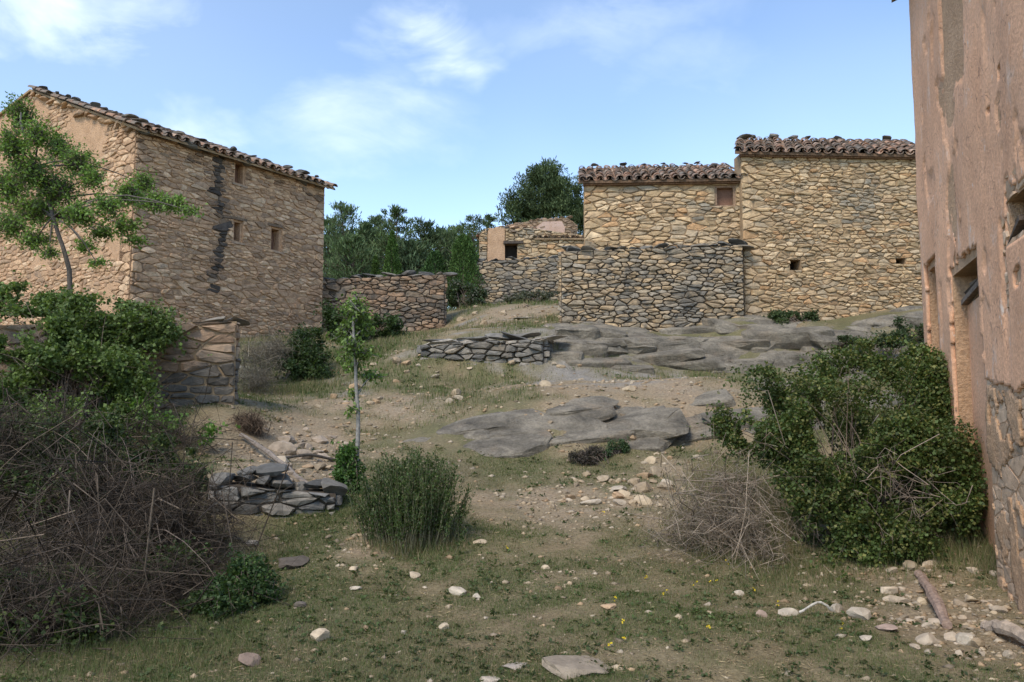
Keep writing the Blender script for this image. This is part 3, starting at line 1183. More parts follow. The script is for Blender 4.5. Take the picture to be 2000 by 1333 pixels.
def side_wall(name, P0, P1, z0, z1, T, mat, parent, zb=None):
    O, U, Nn, L = frame_from(P0, P1)
    V, Fc = prism([(0, z0), (L, z0), (L, z1 if zb is None else zb), (0, z1)], O, U, Nn, 0, T)
    return obj(name, V, Fc, mat, parent)


def recess(parent, hole, O, U, Nn, depth, mat, name='window', panel='infill', fmat=None, frame_w=0.05):
    """window: a frame lining set in the opening and the infill behind it."""
    hx0, hx1, hz0, hz1 = hole
    items = []
    for (a, b, c, d) in ((hx0, hx0 + frame_w, hz0, hz1), (hx1 - frame_w, hx1, hz0, hz1), (hx0 + frame_w, hx1 - frame_w, hz1 - frame_w, hz1), (hx0 + frame_w, hx1 - frame_w, hz0, hz0 + frame_w * 0.8)):
        items.append(prism([(a, c), (b, c), (b, d), (a, d)], O, U, Nn, depth * 0.12, depth) + (np.array((0.3, 0.2, 0.13)),))
    V, Fc, t = join_geo(items)
    w = obj(name, V, Fc, fmat or mat, parent, tint=t)
    V, Fc = prism([(hx0 - 0.02, hz0 - 0.02), (hx1 + 0.02, hz0 - 0.02), (hx1 + 0.02, hz1 + 0.02), (hx0 - 0.02, hz1 + 0.02)], O, U, Nn, depth, depth + 0.06)
    obj(panel, V, Fc, mat, w, tint=np.array((0.2, 0.13, 0.09)))
    return w


def weights_on_roof(pts, size, rg, label, group, pal, name='roof_stone'):
    for p in pts:
        V, Fc = rock_geo(rg, size * rg.uniform(0.6, 1.35), rg.uniform(0.2, 0.45), ICO2, 0.15)
        o = obj(name, V + np.asarray(p), Fc, M_GREYSTONE, tint=np.clip(pal(np.asarray(p), rg), 0.02, 0.9))
        tag(o, label, 'stone', group)


# ---- tall house on the left ---------------------------------------
rg = np.random.default_rng(11)
YR = 25.0
cR = at(634, 362, YR)
zE = cR[2]
d = ray(266, 248)
tt = (zE - EYE[2]) / d[2]
cL = EYE + d * tt
FO, FU, FN, FL = frame_from(cL, cR)                     # facade, seen from the right
GU = -FN                                               # gable runs back to the left
d60 = ray(64, 176)
# point of the gable plane seen at the ridge
gN = -FU
rp = on_plane(64, 176, cL, gN)
half = abs(np.dot(rp - cL, GU))
zR = rp[2]
WG = 2 * half
house = empty('stone_house', (cL + cR) / 2 * np.array([1, 1, 0]) + np.array([0, 0, float(H0((cL[0] + cR[0]) / 2, (cL[1] + cR[1]) / 2))]))
tag(house, 'tall stone house with small square windows and stone-weighted tile roof', 'house')
zB = 1.2
wins = []
for (u0, u1, v0, v1) in ((457, 480, 318, 358), (455, 474, 433, 472), (528, 550, 447, 489)):
    s0, za = sz(u0, v1, FO, FU, FN)
    s1, zb_ = sz(u1, v0, FO, FU, FN)
    wins.append((s0, s1, za, zb_))
regF = [(0, zB), (FL, zB), (FL, zE - 0.05), (0, zE - 0.05)]


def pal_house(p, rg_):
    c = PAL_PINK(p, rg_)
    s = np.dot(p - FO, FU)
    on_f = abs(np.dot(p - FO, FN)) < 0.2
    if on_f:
        sc_ = S_STAIN_SHADE + 0.10 * math.sin(p[2] * 2.2)  # stones darkened along the streak: lichen and a painted-in shadow edge
        w_ = 0.20 if p[2] > Z_STAIN_SHADE - 1.6 else 0.14
        f = math.exp(-((s - sc_) / w_) ** 2) * (1 if p[2] > Z_STAIN_SHADE - 3.4 else 0)
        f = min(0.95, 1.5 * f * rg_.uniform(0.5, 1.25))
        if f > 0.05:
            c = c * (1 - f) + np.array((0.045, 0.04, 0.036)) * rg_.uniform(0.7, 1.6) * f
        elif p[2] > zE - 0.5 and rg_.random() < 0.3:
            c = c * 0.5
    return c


S_STAIN_SHADE, Z_STAIN_SHADE = sz(432, 330, FO, FU, FN)
V, Fc = core(FO, FU, FN, regF, wins, 0.5)
wallF = obj('wall', V, Fc, M_MORTAR_P, house)
wallF['label'] = 'house front with three small windows and black lichen stain and painted shadow edge'
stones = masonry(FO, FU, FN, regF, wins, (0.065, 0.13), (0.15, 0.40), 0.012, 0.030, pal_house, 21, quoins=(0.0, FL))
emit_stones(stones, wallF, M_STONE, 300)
for h in wins:
    wo_ = recess(house, h, FO, FU, FN, 0.28, M_WINPANEL, fmat=M_MORTAR_P)
    V, Fc = prism([(h[0] - 0.14, h[3]), (h[1] + 0.12, h[3] + 0.01), (h[1] + 0.13, h[3] + 0.085), (h[0] - 0.13, h[3] + 0.075)], FO, FU, FN, -0.035, 0.2)
    obj('lintel', V, Fc, M_WOOD, wo_, tint=np.array((0.17, 0.12, 0.08)))
    V, Fc = prism([(h[0] - 0.06, h[2] - 0.05), (h[1] + 0.07, h[2] - 0.055), (h[1] + 0.06, h[2]), (h[0] - 0.07, h[2])], FO, FU, FN, -0.045, 0.2)
    obj('sill', V, Fc, M_STONE, wo_, tint=np.array((0.36, 0.26, 0.18)))
# dark lichen streak, with a shadow edge painted into the same colour
sa, za_ = np.meshgrid(np.arange(S_STAIN_SHADE - 0.5, S_STAIN_SHADE + 0.5, 0.02), np.arange(Z_STAIN_SHADE - 3.0, zE - 0.1, 0.02))
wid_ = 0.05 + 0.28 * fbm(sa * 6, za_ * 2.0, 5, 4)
kp = np.abs(sa - S_STAIN_SHADE - 0.10 * np.sin(za_ * 2.2)) < wid_
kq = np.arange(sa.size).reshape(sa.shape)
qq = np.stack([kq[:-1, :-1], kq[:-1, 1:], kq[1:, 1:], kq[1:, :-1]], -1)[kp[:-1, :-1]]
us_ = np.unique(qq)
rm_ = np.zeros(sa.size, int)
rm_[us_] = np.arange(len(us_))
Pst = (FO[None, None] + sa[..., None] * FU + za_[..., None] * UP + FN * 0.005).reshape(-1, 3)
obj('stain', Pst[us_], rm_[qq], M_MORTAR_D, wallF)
# gable
GO, GUU, GN, GL = frame_from(cL + GU * WG, cL)
zK = zR - 0.45 * (zR - zE)
regG = [(0, zB), (WG, zB), (WG, zE - 0.05), (half, zR - 0.08), (0, zK - 0.05)]
V, Fc = core(GO, GUU, GN, regG, [], 0.5)
wallG = obj('wall', V, Fc, M_MORTAR_P, house)
wallG['label'] = 'gable wall patched with pink plaster'
stG = masonry(GO, GUU, GN, regG, [], (0.065, 0.13), (0.16, 0.42), 0.012, 0.024, PAL_PINK, 22, quoins=(WG,))
stG = [s for s in stG if float(fbm(s[0][:, 0].mean() * 0.7, s[0][:, 1].mean() * 0.7, s[0][:, 2].mean() * 0.7 + 3, 3)) - 0.10 * (s[0][:, 2].mean() - 6.5) + 0.22 + (0.5 if np.dot(s[0].mean(0) - GO, GUU) > WG - 0.35 else 0) > 0]
emit_stones(stG, wallG, M_STONE, 300)
# other two walls
side_wall('wall', cR, cR + GU * WG, zB, zE - 0.05, 0.5, M_MORTAR_P, house, zK - 0.05)
side_wall('wall', cR + GU * WG, cL + GU * WG, zB, zK - 0.05, 0.5, M_MORTAR_P, house)
# roof: two slopes with tiles
ov = 0.22
Wup = unit(GU * half + UP * (zR - zE))
slope_len = math.hypot(half, zR - zE)
rO = cL - FU * 0.12 + FN * ov + UP * (-ov * (zR - zE) / half)
V, Fc = [], []
ridgeL, ridgeR = cL + GU * half + UP * (zR - zE) - FU * 0.08, cR + GU * half + UP * (zR - zE) + FU * 0.1
e0, e1 = rO, rO + FU * (FL + 0.3)
b0, b1 = cL + GU * (WG + ov) - FU * 0.08 + UP * (zK - zE - 0.08), cR + GU * (WG + ov) + FU * 0.1 + UP * (zK - zE - 0.08)
th = UP * 0.06
V = np.array([e0, e1, ridgeR, ridgeL, b1, b0, e0 - th, e1 - th, ridgeR - th, ridgeL - th, b1 - th, b0 - th])
Fc = [[0, 1, 2, 3], [3, 2, 4, 5], [6, 9, 8, 7], [9, 11, 10, 8], [0, 6, 7, 1], [0, 3, 9, 6], [3, 5, 11, 9], [1, 7, 8, 2], [2, 8, 10, 4], [4, 10, 11, 5]]
roof = obj('roof', V, Fc, M_MORTAR_W, house)
tile_roof(roof, rO + Wup * -0.06 + np.cross(FU, Wup) * 0.02, FU, Wup, FL + 0.28, slope_len + 0.3, rg, 0.27, 0.36, 300, 0.02)
# verge slabs along the gable edge and stones weighting the eave
rs = []
for u, v in ((250, 225), (273, 222), (310, 237), (352, 249), (395, 270), (452, 285), (490, 300), (520, 307), (560, 322), (592, 335), (622, 345)):
    p = on_plane(u, v, rO + FN * (-0.35), FN)
    s = np.dot(p - rO, FU)
    rs.append(rO + FU * s + Wup * rg.uniform(0.25, 0.45) + UP * 0.20)
weights_on_roof(rs, 0.17, rg, 'dark weight stone on the eave of the tall house', 'stones along the eave of the tall house', PAL_DARK)
vs = []
for k in range(7):
    f = (k + 0.4) / 7.3
    vs.append(rO + FU * rg.uniform(0.1, 0.3) + Wup * (slope_len * (0.18 + 0.85 * f)) + UP * 0.17)
weights_on_roof(vs, 0.16, rg, 'dark weight stone on the gable edge of the tall house', 'stones along the gable edge of the tall house', PAL_DARK)
# eave course of flat slabs under the tiles
its = slab_stones(cL + FN * 0.10 - FU * 0.1, cR + FN * 0.10 + FU * 0.15, lambda f: zE - 0.09, 0, 0.4, rg, 0.22, PAL_DARK)
for V, Fc, t, _ in its:
    obj('eave_slab', V, Fc, M_GREYSTONE, house, tint=t)
its = slab_stones(cL - FU * 0.05, cL + GU * half - FU * 0.05, lambda f: zE + (zR - zE) * f - 0.05, 0, 0.45, rg, 0.16, PAL_PINK)
for V, Fc, t, _ in its:
    obj('verge_slab', V, Fc, M_STONE, house, tint=t)

# ---- the two barns on the right -----------------------------------


def barn(name, label, uL, uR, YL, YR_, vEL, vER, z0, hole_px, seed, side_dir, roof_len, pitch_deg, rowh, colw, quoins, roof_stones, tile_pitch, gap=0.013, zst=3.2):
    rg = np.random.default_rng(seed)
    P0, P1 = at(uL, vEL, YL), at(uR, vER, YR_)
    O, U, Nn, L = frame_from(P0, P1)
    zl, zr = P0[2], P1[2]
    root = empty(name, (P0 + P1) / 2 * np.array([1, 1, 0]) + UP * float(H0((P0[0] + P1[0]) / 2, (P0[1] + P1[1]) / 2)))
    tag(root, label, 'barn')
    holes = []
    for (u0, u1, v0, v1) in hole_px:
        s0, za = sz(u0, v1, O, U, Nn)
        s1, zb_ = sz(u1, v0, O, U, Nn)
        holes.append((s0, s1, za, zb_))
    reg = [(0, z0), (L, z0), (L, zr), (0, zl)]
    V, Fc = core(O, U, Nn, reg, holes, 0.45)
    w = obj('wall', V, Fc, M_MORTAR_W, root)
    st = masonry(O, U, Nn, [(0, zst), (L, zst), (L, zr), (0, zl)], holes, rowh, colw, gap, 0.034, PAL_WARM, seed, quoins=[0.0] if quoins else [])
    emit_stones(st, w, M_STONE, 300)
    sd_ = unit([side_dir, 1.0, 0])
    B0, B1 = P0 + sd_ * roof_len * math.cos(math.radians(pitch_deg)), P1 + sd_ * roof_len * math.cos(math.radians(pitch_deg))
    rise = roof_len * math.sin(math.radians(pitch_deg))
    side_wall('wall', B0, P0 + sd_ * 0.46, z0, zl + rise - 0.1, 0.4, M_MORTAR_W, root, zl - 0.02)
    side_wall('wall', P1 + sd_ * 0.46, B1, z0, zr - 0.02, 0.4, M_MORTAR_W, root, zr + rise - 0.1)
    side_wall('wall', B1 + sd_ * 0.02, B0 + sd_ * 0.02, z0, zr + rise - 0.1, 0.4, M_MORTAR_W, root)
    W = unit(sd_ * math.cos(math.radians(pitch_deg)) + UP * math.sin(math.radians(pitch_deg)))
    Uz = unit(P1 - P0)
    ov = 0.18
    e0 = P0 - W * ov - Uz * 0.13
    e1 = P1 - W * ov + Uz * 0.13
    r0, r1 = e0 + W * (roof_len + ov), e1 + W * (roof_len + ov)
    th = UP * 0.07
    V = np.array([e0, e1, r1, r0, e0 + th, e1 + th, r1 + th, r0 + th])
    Fc = [[0, 3, 2, 1], [4, 5, 6, 7], [0, 1, 5, 4], [1, 2, 6, 5], [2, 3, 7, 6], [3, 0, 4, 7]]
    rf = obj('roof', V, Fc, M_WOOD, root, tint=np.array((0.16, 0.10, 0.06)))
    tile_roof(rf, e0 + Uz * 0.09 + th * 1.15 - W * 0.05, Uz, W, L + 0.08, roof_len + ov, rg, tile_pitch, 0.36, 300, 0.03)
    # eave board under the tiles
    V, Fc = prism([(-0.02, -0.10), (L + 0.02, -0.10), (L + 0.02, -0.012), (-0.02, -0.012)], np.array([P0[0], P0[1], P0[2]]), np.array([U[0], U[1], (zr - zl) / L]), Nn, -0.11, 0.02)
    obj('eave_board', V, Fc, M_WOOD, root, tint=np.array((0.20, 0.115, 0.065)))
    pts = []
    for f, tW in roof_stones:
        pts.append(e0 + Uz * (f * L) + W * tW + UP * 0.19)
    return root, O, U, Nn, L, holes, w, pts, (r0, r1, e0, e1, W)


A = barn('stone_barn', 'ochre stone barn with a brown shuttered window under its eave', 1140, 1447, 19.75, 19.48, 357, 352, 3.6,
         [(1397, 1436, 362, 404)], 31, 0.09, 3.2, 21.8, (0.065, 0.135), (0.15, 0.44), True,
         [(0.12, 3.1), (0.33, 3.15), (0.47, 2.9), (0.62, 3.15), (0.77, 3.1), (0.86, 3.15), (0.95, 2.4)], 0.225, zst=5.0)
recess(A[0], A[5][0], A[1], A[2], A[3], 0.16, M_WINPANEL, fmat=M_WOOD, panel='shutter')
weights_on_roof(A[7], 0.15, rg, 'grey stone on the roof of the lower barn', 'stones on the lower barn roof', PAL_DARK)
B = barn('stone_barn', 'taller ochre stone barn with drain holes and a mossy tiled roof', 1446, 1800, 19.30, 19.62, 300, 306, 3.0,
         [(1543, 1563, 508, 528), (1750, 1768, 505, 516)], 32, 0.30, 3.2, 22.8, (0.055, 0.105), (0.12, 0.36), True,
         [(0.04, 2.7), (0.09, 3.0), (0.22, 3.15), (0.34, 2.9), (0.62, 3.15), (0.93, 3.1), (0.44, 3.1)], 0.25)
for h in B[5]:
    V, Fc = prism([(h[0] - 0.05, h[2] - 0.05), (h[1] + 0.05, h[2] - 0.05), (h[1] + 0.05, h[3] + 0.05), (h[0] - 0.05, h[3] + 0.05)], B[1], B[2], B[3], 0.40, 0.47)
    obj('drain_hole', V, Fc, M_DARK, B[0])
weights_on_roof(B[7], 0.19, rg, 'grey lichened slab on the roof of the taller barn', 'slabs on the taller barn roof', PAL_DARK)

PAL_GREYD = pal_mix([(0.19, 0.175, 0.15), (0.25, 0.22, 0.18), (0.15, 0.14, 0.125), (0.3, 0.25, 0.19)], [3, 3, 2, 1], 0.15)
# ---- dry stone walls ----------------------------------------------


def dry_wall(name, label, P0, P1, zb0, zt0, zt1, T, pal, seed, rowh, colw, gap=0.016, proud=0.06, caps=0.4, cap_from=0.0, mat=None, limit=300, end_faces=(True, True), cap_pal=None, corem=None):
    rg = np.random.default_rng(seed)
    O, U, Nn, L = frame_from(P0, P1)
    mid = (np.asarray(P0) + np.asarray(P1)) / 2
    root = empty(name, np.array([mid[0], mid[1], float(H0(mid[0], mid[1]))]))
    tag(root, label, 'wall', kind='thing')
    reg = [(0, zb0), (L, zb0), (L, zt1), (0, zt0)]
    V, Fc = core(O, U, Nn, reg, [], T)
    w = obj('rubble_core', V, Fc, corem or M_MORTAR_D, root)
    st = masonry(O, U, Nn, reg, [], rowh, colw, gap, proud, pal, seed)
    if end_faces[0]:
        e = O - Nn * T
        st += masonry(np.array([e[0], e[1], 0]), Nn, -U, [(0, zb0), (T, zb0), (T, zt0), (0, zt0)], [], rowh, colw, gap, proud, pal, seed + 1)
    if end_faces[1]:
        e = O + U * L
        st += masonry(np.array([e[0], e[1], 0]), -Nn, U, [(0, zb0), (T, zb0), (T, zt1), (0, zt1)], [], rowh, colw, gap, proud, pal, seed + 2)
    emit_stones(st, root, mat or M_GREYSTONE, limit)
    if caps:
        a, b = O + U * L * cap_from - Nn * T * 0.5, O + U * L - Nn * T * 0.5
        zt0 = zt0 + (zt1 - zt0) * cap_from
        for V, Fc, t, _ in slab_stones(a, b, lambda f: zt0 + (zt1 - zt0) * f + 0.02, 0, caps, rg, T * 1.05, cap_pal or PAL_DARK):
            obj('cap_stone', V, Fc, mat or M_GREYSTONE, root, tint=t)
        for V, Fc, t, _ in slab_stones(a, b, lambda f: zt0 + (zt1 - zt0) * f + 0.10, 0, caps * 1.2, rg, T * 0.8, cap_pal or PAL_DARK):
            if rg.random() < 0.55:
                obj('cap_stone', V, Fc, mat or M_GREYSTONE, root, tint=t)
    return root


C0, C1 = at(1096, 490, 19.02), at(1450, 482, 18.98)
dry_wall('yard_wall', 'grey dry-stone yard wall in front of the lower barn', C0, C1, 3.0, C0[2] - 0.02, C1[2] + 0.02, 0.42, PAL_GREY, 41, (0.055, 0.105), (0.15, 0.38), 0.011, 0.05, end_faces=(True, False))
# wall between the tall house and the path
D0, D1 = at(600, 548, 25.6), at(869, 535, 26.2)
dry_wall('courtyard_wall', 'rusty brown rubble courtyard wall beside the tall house', D0, D1, 3.2, D0[2], D1[2] - 0.03, 0.5, PAL_RUST, 44, (0.075, 0.15), (0.16, 0.42), 0.012, 0.06, 0.5, end_faces=(False, True))
# far enclosure wall
E0, E1 = at(928, 512, 33.0), at(1120, 502, 33.4)
dry_wall('enclosure_wall', 'long grey enclosure wall below the ruined far house', E0, E1, 5.0, E0[2], E1[2], 0.5, PAL_GREY, 47, (0.10, 0.18), (0.22, 0.5), 0.016, 0.05, 0.5, end_faces=(True, False))
# low terrace bank built against the bedrock
T0, T1 = at(822, 700, 17.3), at(1062, 700, 16.7)
dry_wall('terrace_bank', 'low terrace bank of dark dry-laid stones by the ledge', T0, T1, 2.0, at(822, 674, 17.3)[2], at(1062, 662, 16.7)[2], 0.5, PAL_GREYD, 50, (0.08, 0.17), (0.18, 0.46), 0.010, 0.10, 0.6, cap_pal=PAL_GREYD)

# ---- ruined far house ---------------------------------------------
rg = np.random.default_rng(61)
Yf = 35.5
fl, fr_ = at(936, 470, Yf), at(1150, 470, Yf)
RO, RU, RN, RL = frame_from(fl, fr_)
ruin = empty('ruined_house', np.array([(fl[0] + fr_[0]) / 2, Yf, float(H0((fl[0] + fr_[0]) / 2, Yf))]))
tag(ruin, 'small ruined stone house with collapsed tile roof above the enclosure wall', 'house')
hz = []
for (u0, u1, v0, v1) in ((986, 1010, 477, 505),):
    s0, za = sz(u0, v1, RO, RU, RN)
    s1, zb_ = sz(u1, v0, RO, RU, RN)
    hz.append((s0, s1, za, zb_))
zt = sz(936, 447, RO, RU, RN)[1]
zt2 = sz(1150, 462, RO, RU, RN)[1]
s_m = sz(1045, 450, RO, RU, RN)[0]
reg = [(0, 5.2), (RL, 5.2), (RL, zt2), (s_m, zt), (0.25, zt), (0, zt - 0.3)]
V, Fc = core(RO, RU, RN, reg, hz, 0.45)
w = obj('wall', V, Fc, M_MORTAR_W, ruin)
sp0, sp1 = sz(952, 480, RO, RU, RN)[0], sz(987, 480, RO, RU, RN)[0]
st = masonry(RO, RU, RN, reg, hz + [(sp0, sp1, 6.0, zt + 1)], (0.10, 0.18), (0.2, 0.45), 0.02, 0.06, PAL_WARM, 62)
emit_stones(st, w, M_STONE, 300)
V, Fc = prism([(sp0, 6.0), (sp1, 6.0), (sp1 - 0.03, zt), (sp0 + 0.02, zt)], RO, RU, RN, -0.08, 0.0)
obj('pillar', V, Fc, M_MORTAR_P, ruin)
h = hz[0]
V, Fc = prism([(h[0], h[2]), (h[1], h[2]), (h[1], h[3]), (h[0], h[3])], RO, RU, RN, 0.38, 0.44)
op = obj('window', V, Fc, M_DARK, ruin)
V, Fc = box_geo(RO + RU * ((h[0] + h[1]) / 2 + 0.1) + UP * (h[3] + 0.05) + RN * 0.06, RU, RN, UP, 0.45, 0.12, 0.06, rg, 0.015)
obj('lintel', V, Fc, M_WOOD, op, tint=np.array((0.09, 0.07, 0.055)))
# raised back wall of rough stone with a patch of pale plaster
g0, g1 = at(962, 440, Yf + 1.1), at(1128, 440, Yf + 1.1)
O2, U2, N2, L2 = frame_from(g0, g1)
zq = lambda v: at(1050, v, Yf + 1.1)[2]
reg2 = [(0, 6.3), (L2, 6.3), (L2, zq(440)), (L2 * 0.88, zq(426)), (L2 * 0.5, zq(430)), (0, zq(447))]
V, Fc = prism(reg2, O2, U2, N2, 0, 0.4)
w2 = obj('wall', V, Fc, M_MORTAR_W, ruin)
st = masonry(O2, U2, N2, reg2, [], (0.09, 0.18), (0.18, 0.42), 0.016, 0.05, PAL_RUST, 63)
emit_stones([s_ for s_ in st if s_[0][:, 2].mean() > 7.2], w2, M_STONE, 200)
pa, pb = L2 * 0.52, L2 * 0.84
V, Fc = prism([(pa, zq(462)), (pb, zq(462)), (pb + 0.05, zq(446)), (pb - 0.1, zq(433)), (pa + 0.3, zq(434)), (pa - 0.05, zq(445))], O2, U2, N2, -0.075, 0.0)
obj('plaster_patch', V, Fc, M_PLASTER_PALE, w2)
for V, Fc, t, _ in slab_stones(O2 - N2 * 0.2, O2 + U2 * L2 * 0.5 - N2 * 0.2, lambda f: zq(447) + (zq(430) - zq(447)) * f, 0, 0.32, rg, 0.42, PAL_RUST) + slab_stones(O2 + U2 * L2 * 0.5 - N2 * 0.2, O2 + U2 * L2 * 0.9 - N2 * 0.2, lambda f: zq(430) + (zq(426) - zq(430)) * f, 0, 0.3, rg, 0.42, PAL_RUST):
    obj('cap_stone', V, Fc, M_GREYSTONE, ruin, tint=t)
# lean-to tile strip on the right and the fallen roof on the left
a0 = at(1044, 466, Yf - 0.15)
Wl = unit([0, 1, 0.25])
V = np.array([a0, a0 + RU * 2.4, a0 + RU * 2.4 + Wl * 1.1, a0 + Wl * 1.1])
V = np.vstack([V, V - UP * 0.05])
lr = obj('roof', V, [[0, 1, 2, 3], [4, 7, 6, 5], [0, 4, 5, 1], [1, 5, 6, 2], [2, 6, 7, 3], [3, 7, 4, 0]], M_MORTAR_W, ruin)
tile_roof(lr, a0 + UP * 0.03, RU, Wl, 2.4, 1.3, rg, 0.24, 0.36, 80, 0.06)
its = []
for k in range(90):
    s = rg.uniform(-0.1, s_m + 0.2)
    back = rg.uniform(0.0, 1.6)
    zz = zt - 0.15 + 0.55 * (back / 1.6) * min(1, s / 1.0) + rg.uniform(-0.05, 0.1)
    V, Fc = rock_geo(rg, rg.uniform(0.10, 0.26), 0.4, ICO1, 0.2)
    p = RO + RU * s - RN * back + UP * zz
    t = (PAL_RUST if rg.random() < 0.6 else PAL_WARM)(p, rg)
    if rg.random() < 0.2:
        t = np.array((0.34, 0.17, 0.10))
    obj('roof_rubble', V + p, Fc, M_STONE, ruin, tint=np.clip(t, 0.02, 0.9))
# ---- plastered house on the right edge ----------------------------
rg = np.random.default_rng(71)
pf = at(1813, 690, 9.8)
pn = at(1941, 1000, 7.0)
dirn = unit([pn[0] - pf[0], pn[1] - pf[1], 0])
pe = np.array([pf[0], pf[1], 0]) + dirn * 5.6
QO, QU, QN, QL = frame_from(pf, pe)
QZ = at(1778, -18, 9.8)[2]
ph = empty('plastered_house', np.array([(pf[0] + pe[0]) / 2 + 1.5, (pf[1] + pe[1]) / 2 + 0.5, 0.1]))
tag(ph, 'tall pink plastered house with broken openings at the right edge', 'house')


def qsz(u, v):
    return sz(u, v, QO, QU, QN)


def qrect(u0, u1, v0, v1):
    s0 = qsz(u0, (v0 + v1) / 2)[0]
    s1 = qsz(u1, (v0 + v1) / 2)[0]
    sm = (u0 + u1) / 2
    return (s0, s1, qsz(sm, v1)[1], qsz(sm, v0)[1])


door = list(qrect(1871, 1929, 508, 1010)); door[2] = -0.2
slot = list(qrect(1822, 1843, 512, 900)); slot[2] = 0.3
brk = list(qrect(1972, 2020, 372, 452))
QH = [tuple(slot), tuple(door), tuple(brk)]
S_EDGE = qsz(1938, 820)[0]                  # where bare stone starts
Z_PL = qsz(1965, 748)[1]
regQ = [(0, -0.6), (QL, -0.6), (QL, QZ), (0, QZ)]
V, Fc = core(QO, QU, QN, regQ, QH, 0.5)
wq = obj('wall', V, Fc, M_MORTAR_P, ph)
# end wall and back, roof
side_wall('wall', pf + QU * 0 - QN * 5.0, pf - QN * 0.5, -0.6, QZ, 0.45, M_MORTAR_P, ph)
side_wall('wall', pe - QN * 0.5, pe - QN * 5.0, -0.6, QZ, 0.45, M_MORTAR_P, ph)
side_wall('wall', pe - QN * 5.0, pf - QN * 5.0, -0.6, QZ, 0.45, M_MORTAR_P, ph)
PAL_BASE = pal_mix([(0.52, 0.36, 0.235), (0.48, 0.33, 0.215), (0.56, 0.40, 0.27), (0.45, 0.31, 0.20)], [3, 3, 2, 2], 0.06)
st = masonry(QO, QU, QN, [(door[1] + 0.01, -0.4), (QL, -0.4), (QL, Z_PL + 0.25), (door[1] + 0.01, Z_PL + 0.25)], [], (0.08, 0.2), (0.12, 0.42), 0.008, 0.006, PAL_BASE, 72)
emit_stones(st, wq, M_STONE, 300)
st = masonry(QO, QU, QN, [(brk[0] - 0.2, brk[2] - 0.5), (QL, brk[2] - 0.5), (QL, brk[3] + 0.2), (brk[0] - 0.2, brk[3] + 0.2)], [tuple(brk)], (0.10, 0.2), (0.15, 0.36), 0.016, 0.012, PAL_BASE, 73)
emit_stones(st, wq, M_STONE, 300)
# plaster skin with ragged edges
res = 0.026
ss = np.arange(0, QL + 1e-6, res)
zs = np.arange(-0.2, QZ, res)
SS, ZZ = np.meshgrid(ss, zs)
rag = 0.05 * fbm(SS * 5, ZZ * 5, 3, 4)
keep = np.ones_like(SS, bool)


def carve(r, grow=0.0, ragk=1.0, top_extra=0.0):
    global keep
    a, b, c, d_ = r
    keep &= ~((SS > a - grow + rag * ragk) & (SS < b + grow + rag * ragk) & (ZZ > c - grow + rag * ragk) & (ZZ < d_ + grow + top_extra + rag * ragk * 1.6))


carve(tuple(door), 0.02, 0.5, 0.06)
carve(tuple(slot), 0.015, 0.4, 0.04)
carve(tuple(brk), 0.05, 1.4)
lowcut = Z_PL + 0.10 * fbm(SS * 2.2, 0 * SS, 6, 3) - 0.05 * (SS - S_EDGE)
keep &= ~((SS > door[1] - 0.05) & (ZZ < lowcut))
for (u, v, r_) in ((1851, 62, 0.055), (1957, 140, 0.03), (1957, 238, 0.028), (1935, 215, 0.015), (1995, 540, 0.05)):
    s_, z_ = qsz(u, v)
    keep &= ((SS - s_) / 1.8) ** 2 + ((ZZ - z_) / 1.3) ** 2 > (r_ * (1 + 2.5 * rag / 0.05 * 0.2)) ** 2
# scars where lime shows and vertical grooves run down
bulge = 0.035 * fbm(SS * 1.1, ZZ * 0.7, 12, 4) + 0.005 * fbm(SS * 6, ZZ * 5, 15, 4)
flake = fbm(SS * 1.5 + 3, ZZ * 1.2, 23, 5)
bulge = bulge - 0.020 * sstep(0.17, 0.18, flake)            # outer coat gone in patches
keep &= ~((flake > 0.47) & (ZZ < 4.4))
for (u0, u1, v0, v1, dp) in ((1842, 1884, -60, 215, 0.05), (1925, 1934, 20, 130, 0.02), (1935, 1940, 190, 260, 0.02), (1845, 1850, 560, 700, 0.02), (1965, 1975, 440, 700, 0.03)):
    r_ = qrect(u0, u1, v0, v1)
    prof = sstep(r_[0] - 0.03, r_[0] + 0.03, SS + rag) * (1 - sstep(r_[1] - 0.06, r_[1] + 0.04, SS + rag))
    bulge = bulge - dp * prof * sstep(r_[2] - 0.2, r_[2] + 0.5, ZZ) * (1 - sstep(r_[3], r_[3] + 0.1, ZZ))
cellk = keep[:-1, :-1] & keep[:-1, 1:] & keep[1:, 1:] & keep[1:, :-1]
k = np.arange(SS.size).reshape(SS.shape)
q = np.stack([k[:-1, :-1], k[:-1, 1:], k[1:, 1:], k[1:, :-1]], -1)[cellk]
P = QO[None, None] + SS[..., None] * QU + ZZ[..., None] * UP + (0.035 + bulge)[..., None] * QN
used = np.unique(q)
rm = np.zeros(SS.size, int)
rm[used] = np.arange(len(used))
pl = obj('plaster', P.reshape(-1, 3)[used], rm[q], M_PLASTER, ph, smooth=True)
sm = pl.modifiers.new('thickness', 'SOLIDIFY')
sm.thickness = 0.05
sm.offset = -1
